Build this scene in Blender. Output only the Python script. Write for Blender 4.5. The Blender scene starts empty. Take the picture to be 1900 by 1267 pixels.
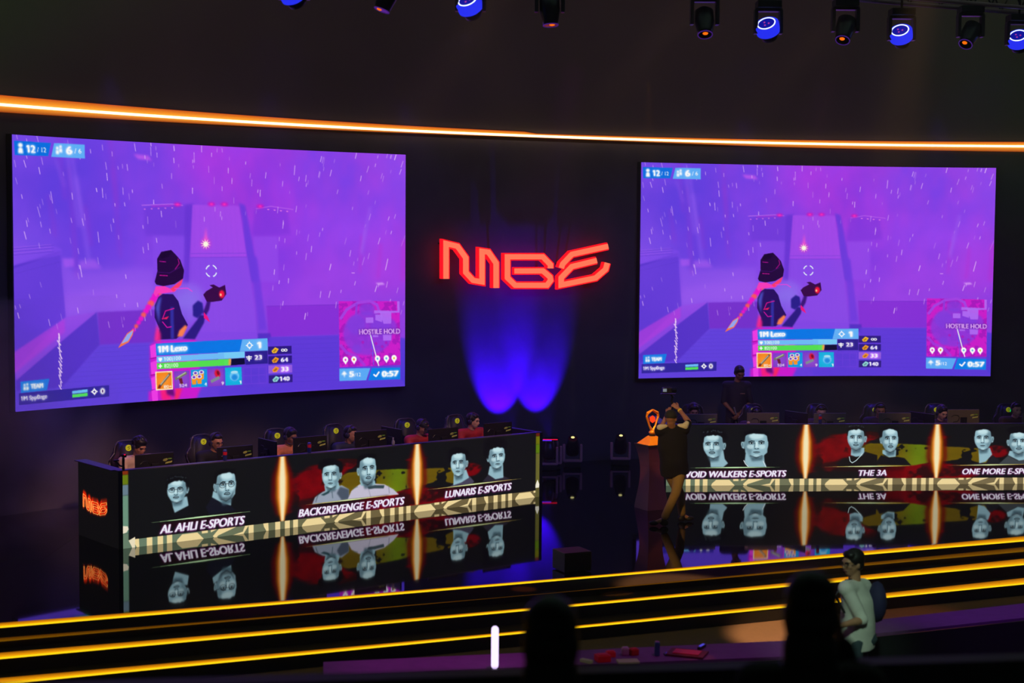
import bpy, bmesh, math, random
import numpy as np
from mathutils import Vector, Matrix, noise as mnoise

# ------------------------------------------------------------------ camera, world, exposure
S = bpy.context.scene
C = S.collection
F, PIT, ROL, HC = 2896.3, .0635, .0076, 4.0379
_c, _s, _cr, _sr = math.cos(PIT), math.sin(PIT), math.cos(ROL), math.sin(ROL)
cam = bpy.data.cameras.new('camera'); cam.sensor_width = 36; cam.lens = F/1900*36
cam.clip_end = 200
cam.dof.use_dof = True; cam.dof.focus_distance = 24.5; cam.dof.aperture_fstop = 1.5
co = bpy.data.objects.new('camera', cam); C.objects.link(co)
Rx = Vector((1, 0, 0)); Up = Vector((0, _s, _c)); Fw = Vector((0, _c, -_s))
R2 = _cr*Rx + _sr*Up; U2 = -_sr*Rx + _cr*Up
co.matrix_world = Matrix(((R2.x, U2.x, -Fw.x, 0), (R2.y, U2.y, -Fw.y, 0), (R2.z, U2.z, -Fw.z, HC), (0, 0, 0, 1)))
S.camera = co
S.view_settings.view_transform = 'Standard'; S.view_settings.look = 'None'
S.view_settings.exposure = 0; S.view_settings.gamma = 1
S.view_settings.use_curve_mapping = False
S.cycles.max_bounces = 6; S.cycles.diffuse_bounces = 2; S.cycles.glossy_bounces = 4
S.cycles.transmission_bounces = 2; S.cycles.volume_bounces = 0; S.cycles.transparent_max_bounces = 8
S.cycles.sample_clamp_indirect = 2.0; S.cycles.use_denoising = True
S.cycles.volume_step_rate = 4; S.cycles.volume_max_steps = 32
w = bpy.data.worlds.new('dark_hall'); S.world = w; w.use_nodes = True
w.node_tree.nodes['Background'].inputs[0].default_value = (.34, .52, .44, 1)
w.node_tree.nodes['Background'].inputs[1].default_value = .034

# ------------------------------------------------------------------ picture-to-place geometry
def ray(u, v):
    dx, dy = u-950, v-633.5
    x = dx*_cr+dy*_sr; y = -dx*_sr+dy*_cr
    U = -y/F
    return Vector((x/F, _c+U*_s, -_s+U*_c))
def fl(u, v, z=0.):
    r = ray(u, v); k = (z-HC)/r.z
    return Vector((r.x*k, r.y*k, z))
def atY(u, v, Y):
    r = ray(u, v); k = Y/r.y
    return Vector((r.x*k, Y, HC+r.z*k))
CX, CY, RS = 9.166, 8.4349, 21.6           # the curved back wall: centre and radius of the screens' faces
def pt(t, z, R=RS): return Vector((CX+R*math.sin(t), CY+R*math.cos(t), z))
def oncyl(u, v, R=RS):                       # pixel -> (angle, height) on the curved wall
    r = ray(u, v)
    a = r.x**2+r.y**2; b = -2*(r.x*CX+r.y*CY); c = CX*CX+CY*CY-R*R
    k = (-b+math.sqrt(b*b-4*a*c))/(2*a)
    return math.atan2(r.x*k-CX, r.y*k-CY), HC+r.z*k
def plane_sz(u, v, P, Q):                   # pixel -> (along, height) on the upright plane P-Q
    r = ray(u, v); d = (Q-P).normalized()
    det = r.x*(-d.y)+d.x*r.y
    k = (P.x*(-d.y)+d.x*P.y)/det; s = (r.x*P.y-r.y*P.x)/det
    return s, HC+k*r.z

# ------------------------------------------------------------------ object helpers
def tag(o, label=None, cat=None, group=None, kind=None):
    if label: o['label'] = label
    if cat: o['category'] = cat
    if group: o['group'] = group
    if kind: o['kind'] = kind
    return o
def thing(name, label, cat, loc=(0, 0, 0), rz=0, group=None):
    o = bpy.data.objects.new(name, None); C.objects.link(o); o.empty_display_size = .1
    o.location = loc; o.rotation_euler = (0, 0, rz)
    return tag(o, label, cat, group)
def lin(c):
    c = np.asarray(c, float)/255
    return np.where(c <= .04045, c/12.92, ((c+.055)/1.055)**2.4)
def obj(name, bm, m, parent=None, smooth=False, loc=None):
    if isinstance(bm, bmesh.types.BMesh):
        bmesh.ops.recalc_face_normals(bm, faces=bm.faces)
        me = bpy.data.meshes.new(name); bm.to_mesh(me); bm.free()
    else: me = bm
    o = bpy.data.objects.new(name, me); C.objects.link(o)
    if m: 
        for k in (m if isinstance(m, (list, tuple)) else [m]): me.materials.append(k)
    if parent: o.parent = parent
    if loc: o.location = loc
    if smooth: me.polygons.foreach_set('use_smooth', [True]*len(me.polygons))
    return o
def copy_tree(o, parent=None):
    c = o.copy(); C.objects.link(c); c.parent = parent
    for ch in o.children: copy_tree(ch, c)
    return c
_m = {}
def mat(name, col, rough=.6, metal=0., vary=.25, scale=8., emit=None, es=0., spec=.5, coat=0., ior=1.5, bump=0.):
    """procedural surface: noise varies the colour and, if asked, the relief"""
    if name in _m: return _m[name]
    m = bpy.data.materials.new(name); m.use_nodes = True; nt = m.node_tree
    b = nt.nodes['Principled BSDF']; c = list(lin(col))+[1]
    nz = nt.nodes.new('ShaderNodeTexNoise'); nz.inputs['Scale'].default_value = scale; nz.inputs['Detail'].default_value = 3
    tc = nt.nodes.new('ShaderNodeTexCoord'); nt.links.new(tc.outputs['Object'], nz.inputs['Vector'])
    mx = nt.nodes.new('ShaderNodeMix'); mx.data_type = 'RGBA'
    mx.inputs[6].default_value = [x*(1-vary) for x in c[:3]]+[1]; mx.inputs[7].default_value = [min(1, x*(1+vary)) for x in c[:3]]+[1]
    nt.links.new(nz.outputs['Fac'], mx.inputs[0]); nt.links.new(mx.outputs[2], b.inputs['Base Color'])
    b.inputs['Roughness'].default_value = rough; b.inputs['Metallic'].default_value = metal
    b.inputs['Specular IOR Level'].default_value = spec; b.inputs['IOR'].default_value = ior
    b.inputs['Coat Weight'].default_value = coat
    if emit is not None:
        b.inputs['Emission Color'].default_value = list(lin(emit))+[1]; b.inputs['Emission Strength'].default_value = es
    if bump:
        bp = nt.nodes.new('ShaderNodeBump'); bp.inputs['Strength'].default_value = bump
        nt.links.new(nz.outputs['Fac'], bp.inputs['Height']); nt.links.new(bp.outputs[0], b.inputs['Normal'])
    _m[name] = m; return m
def glow(name, col, es=1., sample=True):
    if name in _m: return _m[name]
    m = bpy.data.materials.new(name); m.use_nodes = True; nt = m.node_tree; nt.nodes.clear()
    e = nt.nodes.new('ShaderNodeEmission'); e.inputs[0].default_value = list(lin(col))+[1]; e.inputs[1].default_value = es
    o = nt.nodes.new('ShaderNodeOutputMaterial'); nt.links.new(e.outputs[0], o.inputs[0])
    if not sample: m.cycles.emission_sampling = 'NONE'
    _m[name] = m; return m
def vcol_mat(name, es=1., sample=False):
    """a display: every pixel of the LED wall gives off its own colour"""
    m = bpy.data.materials.new(name); m.use_nodes = True; nt = m.node_tree; nt.nodes.clear()
    a = nt.nodes.new('ShaderNodeAttribute'); a.attribute_name = 'Col'
    e = nt.nodes.new('ShaderNodeEmission'); e.inputs[1].default_value = es
    g = nt.nodes.new('ShaderNodeBsdfGlossy'); g.inputs['Roughness'].default_value = .35; g.inputs['Color'].default_value = (.015, .015, .015, 1)
    ad = nt.nodes.new('ShaderNodeAddShader')
    o = nt.nodes.new('ShaderNodeOutputMaterial'); nt.links.new(a.outputs[0], e.inputs[0])
    nt.links.new(e.outputs[0], ad.inputs[0]); nt.links.new(g.outputs[0], ad.inputs[1]); nt.links.new(ad.outputs[0], o.inputs[0])
    if not sample: m.cycles.emission_sampling = 'NONE'
    return m
def box(bm, c, s, M=None, bev=0.):
    g = bmesh.ops.create_cube(bm, size=1)['verts']
    bmesh.ops.scale(bm, vec=s, verts=g)
    if bev:
        es = list({e for v in g for e in v.link_edges})
        r = bmesh.ops.bevel(bm, geom=es, offset=bev, segments=2, profile=.7, affect='EDGES')
        g = list({v for f in r['faces'] for v in f.verts} | {v for v in g if v.is_valid})
    bmesh.ops.translate(bm, vec=c, verts=g)
    if M: bmesh.ops.transform(bm, matrix=M, verts=g)
    return g
def cyl(bm, p0, p1, r0, r1=None, seg=16, cap=True):
    p0, p1 = Vector(p0), Vector(p1); d = p1-p0
    if r1 is None: r1 = r0
    g = bmesh.ops.create_cone(bm, cap_ends=cap, segments=seg, radius1=r0, radius2=max(r1, 1e-4), depth=d.length)['verts']
    M = Matrix.Translation((p0+p1)/2) @ d.to_track_quat('Z', 'Y').to_matrix().to_4x4()
    bmesh.ops.transform(bm, matrix=M, verts=g); return g
def ell(bm, c, r, M=None, sub=2):
    g = bmesh.ops.create_icosphere(bm, subdivisions=sub, radius=1)['verts']
    bmesh.ops.scale(bm, vec=r, verts=g)
    if M: bmesh.ops.transform(bm, matrix=M.to_4x4(), verts=g)
    bmesh.ops.translate(bm, vec=c, verts=g); return g
def caps(bm, p0, p1, r0, r1=None, sub=2):
    if r1 is None: r1 = r0
    ell(bm, p0, (r0,)*3, sub=sub); ell(bm, p1, (r1,)*3, sub=sub); cyl(bm, p0, p1, r0, r1, seg=14)
def tube(bm, pts, r, seg=8):
    pts = [Vector(p) for p in pts]
    rings = []
    for i, p in enumerate(pts):
        d = (pts[min(i+1, len(pts)-1)]-pts[max(i-1, 0)]).normalized()
        q = d.to_track_quat('Z', 'Y')
        rr = r[i] if isinstance(r, (list, tuple)) else r
        rings.append([bm.verts.new(p+q @ Vector((rr*math.cos(a), rr*math.sin(a), 0))) for a in [2*math.pi*k/seg for k in range(seg)]])
    for a, b in zip(rings, rings[1:]):
        for k in range(seg): bm.faces.new((a[k], a[(k+1) % seg], b[(k+1) % seg], b[k]))
    bm.faces.new(rings[0][::-1]); bm.faces.new(rings[-1])
def lathe(bm, prof, c=(0, 0, 0), seg=24, M=None):
    vs = []
    for r, z in prof: vs.append([bm.verts.new((r*math.cos(2*math.pi*k/seg), r*math.sin(2*math.pi*k/seg), z)) for k in range(seg)])
    for a, b in zip(vs, vs[1:]):
        for k in range(seg): bm.faces.new((a[k], a[(k+1) % seg], b[(k+1) % seg], b[k]))
    bm.faces.new(vs[0][::-1]); bm.faces.new(vs[-1])
    g = [v for r in vs for v in r]
    if M: bmesh.ops.transform(bm, matrix=M.to_4x4(), verts=g)
    bmesh.ops.translate(bm, vec=c, verts=g); return g
def bake(o):
    """apply an object's modifiers to its mesh"""
    dg = bpy.context.evaluated_depsgraph_get(); me = bpy.data.meshes.new_from_object(o.evaluated_get(dg))
    o.modifiers.clear(); old = o.data; me.name = old.name; o.data = me
    bpy.data.meshes.remove(old); return o
def organic(name, bm, m, parent, voxel=.01, smooth=4):
    """fuse overlapping limbs into one continuous skin"""
    o = obj(name, bm, m, parent)
    r = o.modifiers.new('fuse', 'REMESH'); r.mode = 'VOXEL'; r.voxel_size = voxel; r.use_smooth_shade = True
    s = o.modifiers.new('relax', 'SMOOTH'); s.iterations = smooth; s.factor = .5
    bpy.context.view_layer.update()
    return bake(o)

# ------------------------------------------------------------------ painter for the LED displays (numpy raster -> colours of a fine mesh)
def blur1(a, r):
    for ax in (0, 1):
        for _ in range(2):
            n = 2*r+1
            p = np.pad(a, [(r+1, r) if k == ax else (0, 0) for k in range(a.ndim)], mode='edge').cumsum(axis=ax)
            a = (np.take(p, range(n, p.shape[ax]), ax)-np.take(p, range(0, p.shape[ax]-n), ax))/n
    return a
def fnoise(h, w, cy, cx, seed, oct=4):
    rg = np.random.RandomState(seed); out = np.zeros((h, w)); amp = 1; tot = 0
    for k in range(oct):
        gy, gx = max(2, int(cy*2**k)), max(2, int(cx*2**k)); g = rg.rand(gy+2, gx+2)
        y = np.linspace(0, gy, h); x = np.linspace(0, gx, w); iy = y.astype(int); ix = x.astype(int)
        fy = (y-iy)[:, None]; fx = (x-ix)[None]; fy = fy*fy*(3-2*fy); fx = fx*fx*(3-2*fx)
        out += amp*((g[iy][:, ix]*(1-fx)+g[iy][:, ix+1]*fx)*(1-fy)+(g[iy+1][:, ix]*(1-fx)+g[iy+1][:, ix+1]*fx)*fy)
        tot += amp; amp *= .55
    return out/tot
_txt = {}
def glyphs(s, bold=.012, shear=0., xs=1.):
    k = (s, shear)
    if k in _txt: return _txt[k]
    cu = bpy.data.curves.new('t', 'FONT'); cu.body = s; cu.offset = 0; cu.shear = shear; cu.resolution_u = 3
    o = bpy.data.objects.new('t', cu); C.objects.link(o); bpy.context.view_layer.update()
    me = bpy.data.meshes.new_from_object(o.evaluated_get(bpy.context.evaluated_depsgraph_get()))
    V = np.array([v.co[:2] for v in me.vertices]); Fs = [list(p.vertices) for p in me.polygons]
    bpy.data.objects.remove(o); bpy.data.curves.remove(cu); bpy.data.meshes.remove(me)
    if s[0] == '1':
        x = V[:, 0].min(); n0 = len(V); V = np.r_[V, [(x+.02, .70), (x-.14, .60), (x-.14, .50), (x+.02, .58)]]; Fs.append([n0, n0+1, n0+2, n0+3])
    V[:, 0] -= V[:, 0].min(); W = V[:, 0].max(); H = .70
    V[:, 0] /= W; V[:, 1] /= H
    _txt[k] = (V, Fs); return _txt[k]
class Canvas:
    def __init__(s, w, h, col=(0, 0, 0)):
        s.w, s.h = w, h; s.a = np.ones((h, w, 3))*np.array(col, float); s.T = lambda p: p
    def mask(s, pts, feather=0, tr=True, ss=3):
        P = np.asarray(pts, float)
        if tr: P = s.T(P)
        f = int(feather)*2+2
        x0, y0 = np.floor(P.min(0)).astype(int)-f; x1, y1 = np.ceil(P.max(0)).astype(int)+f+1
        x0, y0 = max(x0, 0), max(y0, 0); x1, y1 = min(x1, s.w), min(y1, s.h)
        if x1 <= x0 or y1 <= y0: return None
        if (x1-x0)*(y1-y0) > 60000: ss = 2
        X = x0+(np.arange((x1-x0)*ss)+.5)/ss; Y = y0+(np.arange((y1-y0)*ss)+.5)/ss
        m = np.zeros((len(Y), len(X)), bool); n = len(P)
        for i in range(n):
            (ax, ay), (bx, by) = P[i], P[(i+1) % n]
            if ay == by: continue
            r = np.where((Y >= min(ay, by)) & (Y < max(ay, by)))[0]
            if not len(r): continue
            xx = ax+(Y[r]-ay)/(by-ay)*(bx-ax)
            m[r] ^= (X[None, :] > xx[:, None])
        m = m.reshape(y1-y0, ss, x1-x0, ss).mean((1, 3))
        if feather: m = blur1(m, int(feather))
        return x0, y0, m
    def put(s, M, col, alpha=1., mode='mix'):
        if M is None: return
        x0, y0, m = M; h, w_ = m.shape; r = s.a[y0:y0+h, x0:x0+w_]; k = (m*alpha)[..., None]; c = np.array(col, float)
        if mode == 'mix': r[:] = r*(1-k)+c*k
        else: r[:] = np.minimum(r+c*k, 255)
    def poly(s, pts, col, alpha=1., feather=0, mode='mix', tr=True): s.put(s.mask(pts, feather, tr), col, alpha, mode)
    def ell(s, cx, cy, rx, ry, col, alpha=1., feather=0, rot=0., mode='mix', n=28):
        a = np.linspace(0, 2*np.pi, n, endpoint=False); c, d = math.cos(rot), math.sin(rot)
        x, y = rx*np.cos(a), ry*np.sin(a)
        s.poly(np.c_[cx+x*c-y*d, cy+x*d+y*c], col, alpha, feather, mode)
    def line(s, pts, wd, col, alpha=1., feather=0, mode='mix'):
        for a, b in zip(pts, pts[1:]):
            a, b = np.array(a, float), np.array(b, float); d = b-a; L = np.hypot(*d)
            if L == 0: continue
            n = np.array([-d[1], d[0]])/L*wd/2; e = d/L*wd*.2
            s.poly([a+n-e, b+n+e, b-n+e, a-n-e], col, alpha, feather, mode)
    def text(s, st, A, B, cap, col=(255, 255, 255), bold=.012, shear=0., halo=None, hr=3, up=(0, -1), ha=.9, hshift=(0, 0)):
        V, Fs = glyphs(st, bold, shear); A, B = np.array(A, float), np.array(B, float); u = np.array(up, float)*cap
        P = s.T(A+V[:, :1]*(B-A)+V[:, 1:2]*u)
        x0, y0 = np.floor(P.min(0)).astype(int)-2*hr-3; x1, y1 = np.ceil(P.max(0)).astype(int)+2*hr+4
        full = np.zeros((y1-y0, x1-x0))
        keep = s.w, s.h, s.T; s.w, s.h = 10**6, 10**6
        for f in Fs:
            q = P[f]-[x0, y0]
            M = s.mask(q, 0, tr=False)
            if M: h, w_ = M[2].shape; h = min(h, full.shape[0]-M[1]); w_ = min(w_, full.shape[1]-M[0]); full[M[1]:M[1]+h, M[0]:M[0]+w_] += M[2][:h, :w_]
        s.w, s.h, s.T = keep
        full = full.clip(0, 1); n = bold*abs(P[:, 1].max()-P[:, 1].min())*4.5   # embolden
        for k in range(int(math.ceil(n))):
            am = min(1, n-k); g = full.copy(); g[:, 1:] = np.maximum(g[:, 1:], full[:, :-1]*am); g[1:] = np.maximum(g[1:], full[:-1]*am*.5); full = g
        def clipput(m, dx, dy, c, al):
            X0, Y0 = x0+dx, y0+dy; cx0, cy0 = max(0, -X0), max(0, -Y0)
            mm = m[cy0:min(m.shape[0], s.h-Y0), cx0:min(m.shape[1], s.w-X0)]
            if mm.size: s.put((X0+cx0, Y0+cy0, mm), c, al)
        if halo is not None:
            g = (blur1(full, hr)*2.2).clip(0, 1); clipput(g, int(hshift[0]), int(hshift[1]), halo, ha)
        clipput(full, 0, 0, col, 1.)
def grid_mesh(name, cv, P):
    """a fine sheet whose vertices sit at P[h,w,3] and carry the canvas colours"""
    h, w_ = cv.a.shape[:2]; me = bpy.data.meshes.new(name)
    me.vertices.add(h*w_); me.vertices.foreach_set('co', P.reshape(-1).astype(np.float32))
    i = (np.arange(h-1)[:, None]*w_+np.arange(w_-1)[None]).reshape(-1)
    q = np.c_[i, i+w_, i+w_+1, i+1].astype(np.int32)
    me.loops.add(q.size); me.loops.foreach_set('vertex_index', q.reshape(-1))
    me.polygons.add(len(q)); me.polygons.foreach_set('loop_start', np.arange(len(q), dtype=np.int32)*4)
    me.update(calc_edges=True)
    at = me.color_attributes.new('Col', 'FLOAT_COLOR', 'POINT')
    c = np.ones((h*w_, 4), np.float32); c[:, :3] = lin(cv.a.clip(0, 255)).reshape(-1, 3); at.data.foreach_set('color', c.reshape(-1))
    return me

# ------------------------------------------------------------------ the game picture shown on both LED walls (drawn in a 1662 x 1015 frame)
def paint_game():
    W, H = 800, 457; cv = Canvas(W, H)
    # soft base colours: (x, y, rgb) in fractions
    K = [(0, 0, 118, 72, 232), (.12, .15, 98, 62, 224), (.3, .08, 120, 66, 232), (.5, .05, 160, 58, 230), (.62, .2, 168, 58, 228), (.8, .1, 150, 66, 232), (1, 0, 150, 72, 238),
         (0, .45, 125, 78, 235), (.2, .35, 108, 62, 226), (.35, .35, 122, 66, 230), (.65, .45, 155, 60, 232), (.85, .4, 148, 66, 234), (1, .5, 170, 64, 232),
         (0, .8, 92, 58, 214), (.25, .6, 140, 80, 238), (.5, .6, 138, 72, 232), (.75, .6, 160, 68, 234), (1, .7, 150, 66, 230), (.1, .97, 98, 66, 222), (.3, .9, 96, 64, 222), (.6, .95, 88, 56, 214), (.9, .97, 92, 62, 222)]
    yy, xx = np.mgrid[0:H, 0:W]; acc = np.zeros((H, W, 3)); ws = np.zeros((H, W))
    for x, y, r, g, b in K:
        k = 1/((xx/W-x)**2+(yy/H-y)**2*.5+.004)**1.6; acc += k[..., None]*[r, g, b]; ws += k
    cv.a = acc/ws[..., None]
    n = fnoise(H, W, 6, 9, 3)-.5; n2 = fnoise(H, W, 4, 12, 5)-.5
    cv.a += n[..., None]*[26, 8, 14]; cv.a += (n2*np.exp(-((xx/W-.75)**2*3+(yy/H-.15)**2*6)))[..., None]*[60, 0, -10]
    # frame of reference: px in four enlargements of the photograph, brought to fractions of the screen
    TL, TR, BR, BL = [np.array(p, float) for p in ((1193, 299), (1849, 310), (1836, 698), (1182.5, 700))]
    def inv(P):
        P = np.atleast_2d(P); u = np.full(len(P), .5); v = np.full(len(P), .5)
        for _ in range(8):
            q = TL+(TR-TL)*u[:, None]+(BL-TL)*v[:, None]+(TL-TR+BR-BL)*(u*v)[:, None]; e = P-q
            # sag of the curved top edge
            e[:, 1] -= 3.0*(4*u*(1-u))*(1-v)
            du = (TR-TL)+(TL-TR+BR-BL)*v[:, None]; dv = (BL-TL)+(TL-TR+BR-BL)*u[:, None]
            det = du[:, 0]*dv[:, 1]-du[:, 1]*dv[:, 0]
            u = u+(e[:, 0]*dv[:, 1]-e[:, 1]*dv[:, 0])/det; v = v+(du[:, 0]*e[:, 1]-du[:, 1]*e[:, 0])/det
        return np.c_[u*W, v*H]
    def fr(x0, y0, k=5.509): return lambda P: inv(np.asarray(P, float)/k+[x0, y0])
    q1, q2, q3, q4 = fr(1180, 290), fr(1510, 290), fr(1180, 480), fr(1510, 480)
    # ground, snow banks and walls of the view
    cv.T = q3
    cv.poly([(450, 20), (560, 100), (1260, 90), (1260, 440), (740, 440), (460, 560)], (150, 88, 240), .6, 6)
    cv.poly([(460, 300), (900, 230), (1260, 215), (1260, 435), (740, 435), (460, 470)], (158, 92, 242), .55, 8)
    cv.poly([(745, 440), (1260, 436), (1260, 712), (755, 712)], (118, 48, 205), .9, 1)
    cv.poly([(30, 940), (0, 960), (740, 436), (755, 712), (420, 1040), (30, 1040)], (84, 50, 200), .85, 1)
    cv.poly([(20, 880), (460, 470), (740, 436), (30, 960)], (150, 74, 232), .75, 1)
    cv.poly([(20, 730), (460, 480), (460, 590), (20, 900)], (178, 62, 225), .75, 2)
    cv.poly([(755, 712), (1270, 712), (1270, 1210), (0, 1210), (0, 1120), (430, 1030)], (98, 66, 222), .85, 2)
    for k in range(11): cv.line([(760-k*60, 735+k*38), (1250, 735+k*38)], 3, (70, 45, 190), .35)
    cv.poly([(30, 40), (440, -70), (470, 470), (20, 730)], (98, 58, 216), .75, 1)
    cv.line([(30, 60), (440, -60)], 14, (80, 48, 200), .7, 1)
    cv.line([(40, 110), (440, 20)], 3, (84, 50, 200), .6)
    cv.T = q1
    cv.poly([(40, 960), (380, 935), (455, 960), (450, 1010), (40, 1085)], (128, 74, 236), .6, 1)
    for y in (945, 965, 990): cv.line([(45, y), (370, y-20)], 3, (170, 100, 240), .7)
    for y in (955, 978, 1005): cv.line([(45, y), (390, y-22)], 3, (78, 46, 190), .6)
    cv.poly([(460, 1040), (560, 1040), (560, 1110), (470, 1110)], (172, 90, 245), .7, 2); cv.poly([(605, 1060), (740, 1050), (800, 1130), (600, 1130)], (176, 96, 245), .6, 3)
    for x, y0_, y1_ in ((480, 60, 560), (385, 530, 860), (560, 300, 1190), (930, 60, 620), (945, 300, 1040), (690, 620, 940)):
        cv.line([(x-20, y0_), (x+20, y1_)], 26, (158, 52, 205), .32, 4)
    for x in (520, 560): cv.line([(x, 110), (x+90, 780)], 22, (150, 92, 240), .55, 3)
    cv.line([(600, 380), (690, 1070)], 26, (150, 96, 245), .6, 4); cv.line([(430, 240), (500, 460)], 22, (140, 84, 235), .5, 3)
    cv.poly([(1110, 185), (1240, 195), (1275, 235), (1150, 225)], (200, 90, 240), .8, 2)
    cv.T = q2
    for a, b, wd in (((1405, 860), (1380, 1190), 22), ((1595, 930), (1560, 1240), 26), ((1820, 900), (1800, 1260), 50)): cv.line([a, b], wd, (185, 50, 215), .55, 3)
    cv.line([(1500, 600), (1400, 1030)], 22, (158, 96, 245), .6, 3); cv.line([(1440, 800), (1400, 1000)], 10, (170, 110, 245), .5, 2)
    # drum towers and the ramp
    cv.T = q1
    cv.poly([(1185, 625), (1300, 605), (1620, 610), (1600, 860), (1560, 880), (1190, 860)], (112, 58, 220), .75, 3)
    cv.poly([(1260, 862), (1555, 862), (1550, 1267), (1250, 1267)], (136, 74, 236), .7, 2)
    cv.line([(1170, 608), (1440, 596), (1540, 606)], 8, (190, 110, 240), .8)
    for k in range(5): cv.ell(1195+k*62, 640-k*3, 9, 5, (225, 120, 235), .8)
    cv.poly([(1250, 612), (1440, 603), (1450, 612), (1260, 622)], (225, 30, 200), .45, 1)
    cv.T = q2
    cv.poly([(380, 640), (460, 612), (700, 640), (720, 850), (360, 870)], (128, 52, 222), .6, 3)
    cv.poly([(360, 870), (600, 870), (590, 1267), (400, 1267)], (150, 74, 238), .7, 2)
    cv.line([(400, 630), (540, 606), (755, 632)], 7, (190, 100, 240), .8)
    for k in range(4): cv.ell(515+k*60, 634+k*5, 11, 5, (240, 130, 235), .8)
    cv.T = q1
    cv.poly([(1560, 600), (1640, 590), (1620, 900), (1590, 1267), (1520, 1267), (1540, 980)], (104, 52, 214), .8, 2)
    cv.T = q2
    cv.poly([(240, 580), (300, 600), (390, 1140), (400, 1267), (335, 1267), (290, 1020), (270, 740)], (104, 58, 222), .85, 2)
    cv.T = q3
    cv.T = lambda P: q2(P)
    cv.poly([(-190, 600), (240, 606), (300, 1050), (-230, 1050)], (168, 76, 238), .8, 1)
    cv.poly([(-232, 1052), (305, 1052), (330, 1267), (375, 1760), (-280, 1760)], (142, 76, 236), .7, 1)
    cv.line([(-225, 1015), (290, 1015)], 8, (130, 66, 225), .7); cv.line([(-228, 1048), (300, 1048)], 6, (120, 60, 220), .7)
    for k in range(9): cv.line([(-170+k*46, 620), (-210+k*60, 1740)], 2, (120, 58, 220), .35)
    cv.T = q4
    cv.poly([(470, 434), (1190, 434), (1160, 704), (480, 704)], (134, 46, 216), .85, 1)
    cv.line([(470, 434), (1180, 434)], 7, (110, 40, 200), .6); cv.line([(40, 640), (370, 650)], 10, (160, 84, 240), .6)
    cv.poly([(-300, 640), (370, 640), (370, 700), (-300, 700)], (132, 70, 232), .7, 1)
    cv.poly([(380, 670), (500, 670), (510, 760), (380, 730)], (78, 44, 195), .8, 1)
    cv.poly([(330, 0), (395, 0), (465, 640), (390, 640)], (110, 58, 225), .8, 2)
    cv.poly([(480, 706), (1170, 706), (1150, 1010), (1750, 1140), (1795, 1195), (0, 1195), (0, 1140), (480, 1140)], (92, 58, 218), .85, 1)
    for k in range(10): cv.line([(700, 735+k*42), (1150, 735+k*42)], 3, (66, 44, 190), .35)
    cv.poly([(1760, 745), (1810, 755), (1800, 1195), (1750, 1130)], (72, 56, 215), .7, 1)
    cv.poly([(1530, 240), (1600, 236), (1625, 255), (1560, 262)], (215, 150, 250), .9, 1)
    cv.line([(1300, 148), (1330, 148)], 7, (225, 160, 250), .8)
    # pink beacons
    for T, p in ((q1, (1492, 600)), (q1, (1803, 594)), (q2, (105, 594)), (q2, (440, 608))):
        cv.T = T; cv.ell(p[0], p[1], 34, 14, (235, 0, 170), .8, 2); cv.ell(p[0], p[1], 14, 8, (255, 60, 190), 1, 1)
    # rain
    rg = random.Random(4)
    for k in range(260):
        x, y = rg.random(), rg.random()**1.25*.72
        if abs(x-.5) < .13 and y > .3: continue
        L = rg.uniform(5, 13)*(1.7 if rg.random() < .12 else 1); sl = (x-.45)*-.62+rg.uniform(-.08, .08)
        cv.T = lambda P: np.asarray(P, float)
        X, Y = x*W, y*H
        cv.line([(X, Y), (X+sl*L, Y+L)], rg.choice((1.0, 1.2, 1.5)), (232, 190, 255), rg.uniform(.3, .95))
    cv.T = q3
    for k in range(16):
        y = 600+k*28; cv.line([(396+rg.uniform(-6, 12), y), (410+rg.uniform(-8, 16), y+40)], rg.uniform(5, 12), (250, 220, 255), .9)
    # crosshair and spark
    cv.T = q1
    for a0 in (45, 135, 225, 315):
        pts = [(1782+50*math.cos(math.radians(a0+d)), 1165+50*math.sin(math.radians(a0+d))) for d in (-26, -13, 0, 13, 26)]
        cv.line(pts, 9, (235, 250, 255))
    cv.ell(1738, 930, 46, 46, (255, 60, 200), .55, 3); cv.poly([(1722, 910), (1744, 790), (1758, 915)], (255, 90, 210), .8, 2)
    for k in range(10):
        a = k*math.pi/5+.2; cv.poly([(1738+52*math.cos(a), 935+48*math.sin(a)), (1738+12*math.cos(a+.5), 935+12*math.sin(a+.5)), (1738+12*math.cos(a-.5), 935+12*math.sin(a-.5))], (255, 240, 220))
    cv.ell(1738, 935, 20, 20, (255, 255, 230))
    # the player's figure seen from behind: plain dark hat, jacket and a pink plait
    cv.T = q3
    cv.ell(1560, 330, 150, 110, (150, 120, 245), .5, 6); cv.ell(1560, 420, 110, 130, (140, 120, 240), .45, 6)
    for k in range(11):
        t = k/10; x = 1290-t*230; y = 290+t*310; cv.ell(x, y, 36-t*20, 30-t*14, (240, 20, 200) if k % 3 else (255, 90, 90), .95, 1)
    cv.poly([(1060, 590), (1000, 625), (915, 745), (1010, 700), (1050, 640)], (255, 120, 60), .95); cv.poly([(1056, 600), (1000, 635), (945, 710), (1005, 690), (1040, 640)], (150, 170, 245))
    cv.poly([(1200, 730), (1260, 700), (1620, 700), (1660, 1100), (1610, 1205), (1170, 1205), (1175, 1120), (1240, 1130), (1190, 1000)], (225, 20, 205), .85, 2)
    for y in (740, 880, 1010, 1120): cv.poly([(1200, y), (1256, y-18), (1256, y+92), (1205, y+100)], (240, 60, 230)); cv.line([(1196, y+108), (1262, y+100)], 8, (170, 10, 160))
    cv.poly([(1280, 1110), (1330, 1110), (1390, 1205), (1290, 1205)], (255, 30, 120), .9, 2); cv.poly([(1420, 1110), (1480, 1110), (1440, 1205), (1400, 1205)], (255, 40, 90), .9, 2)
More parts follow.
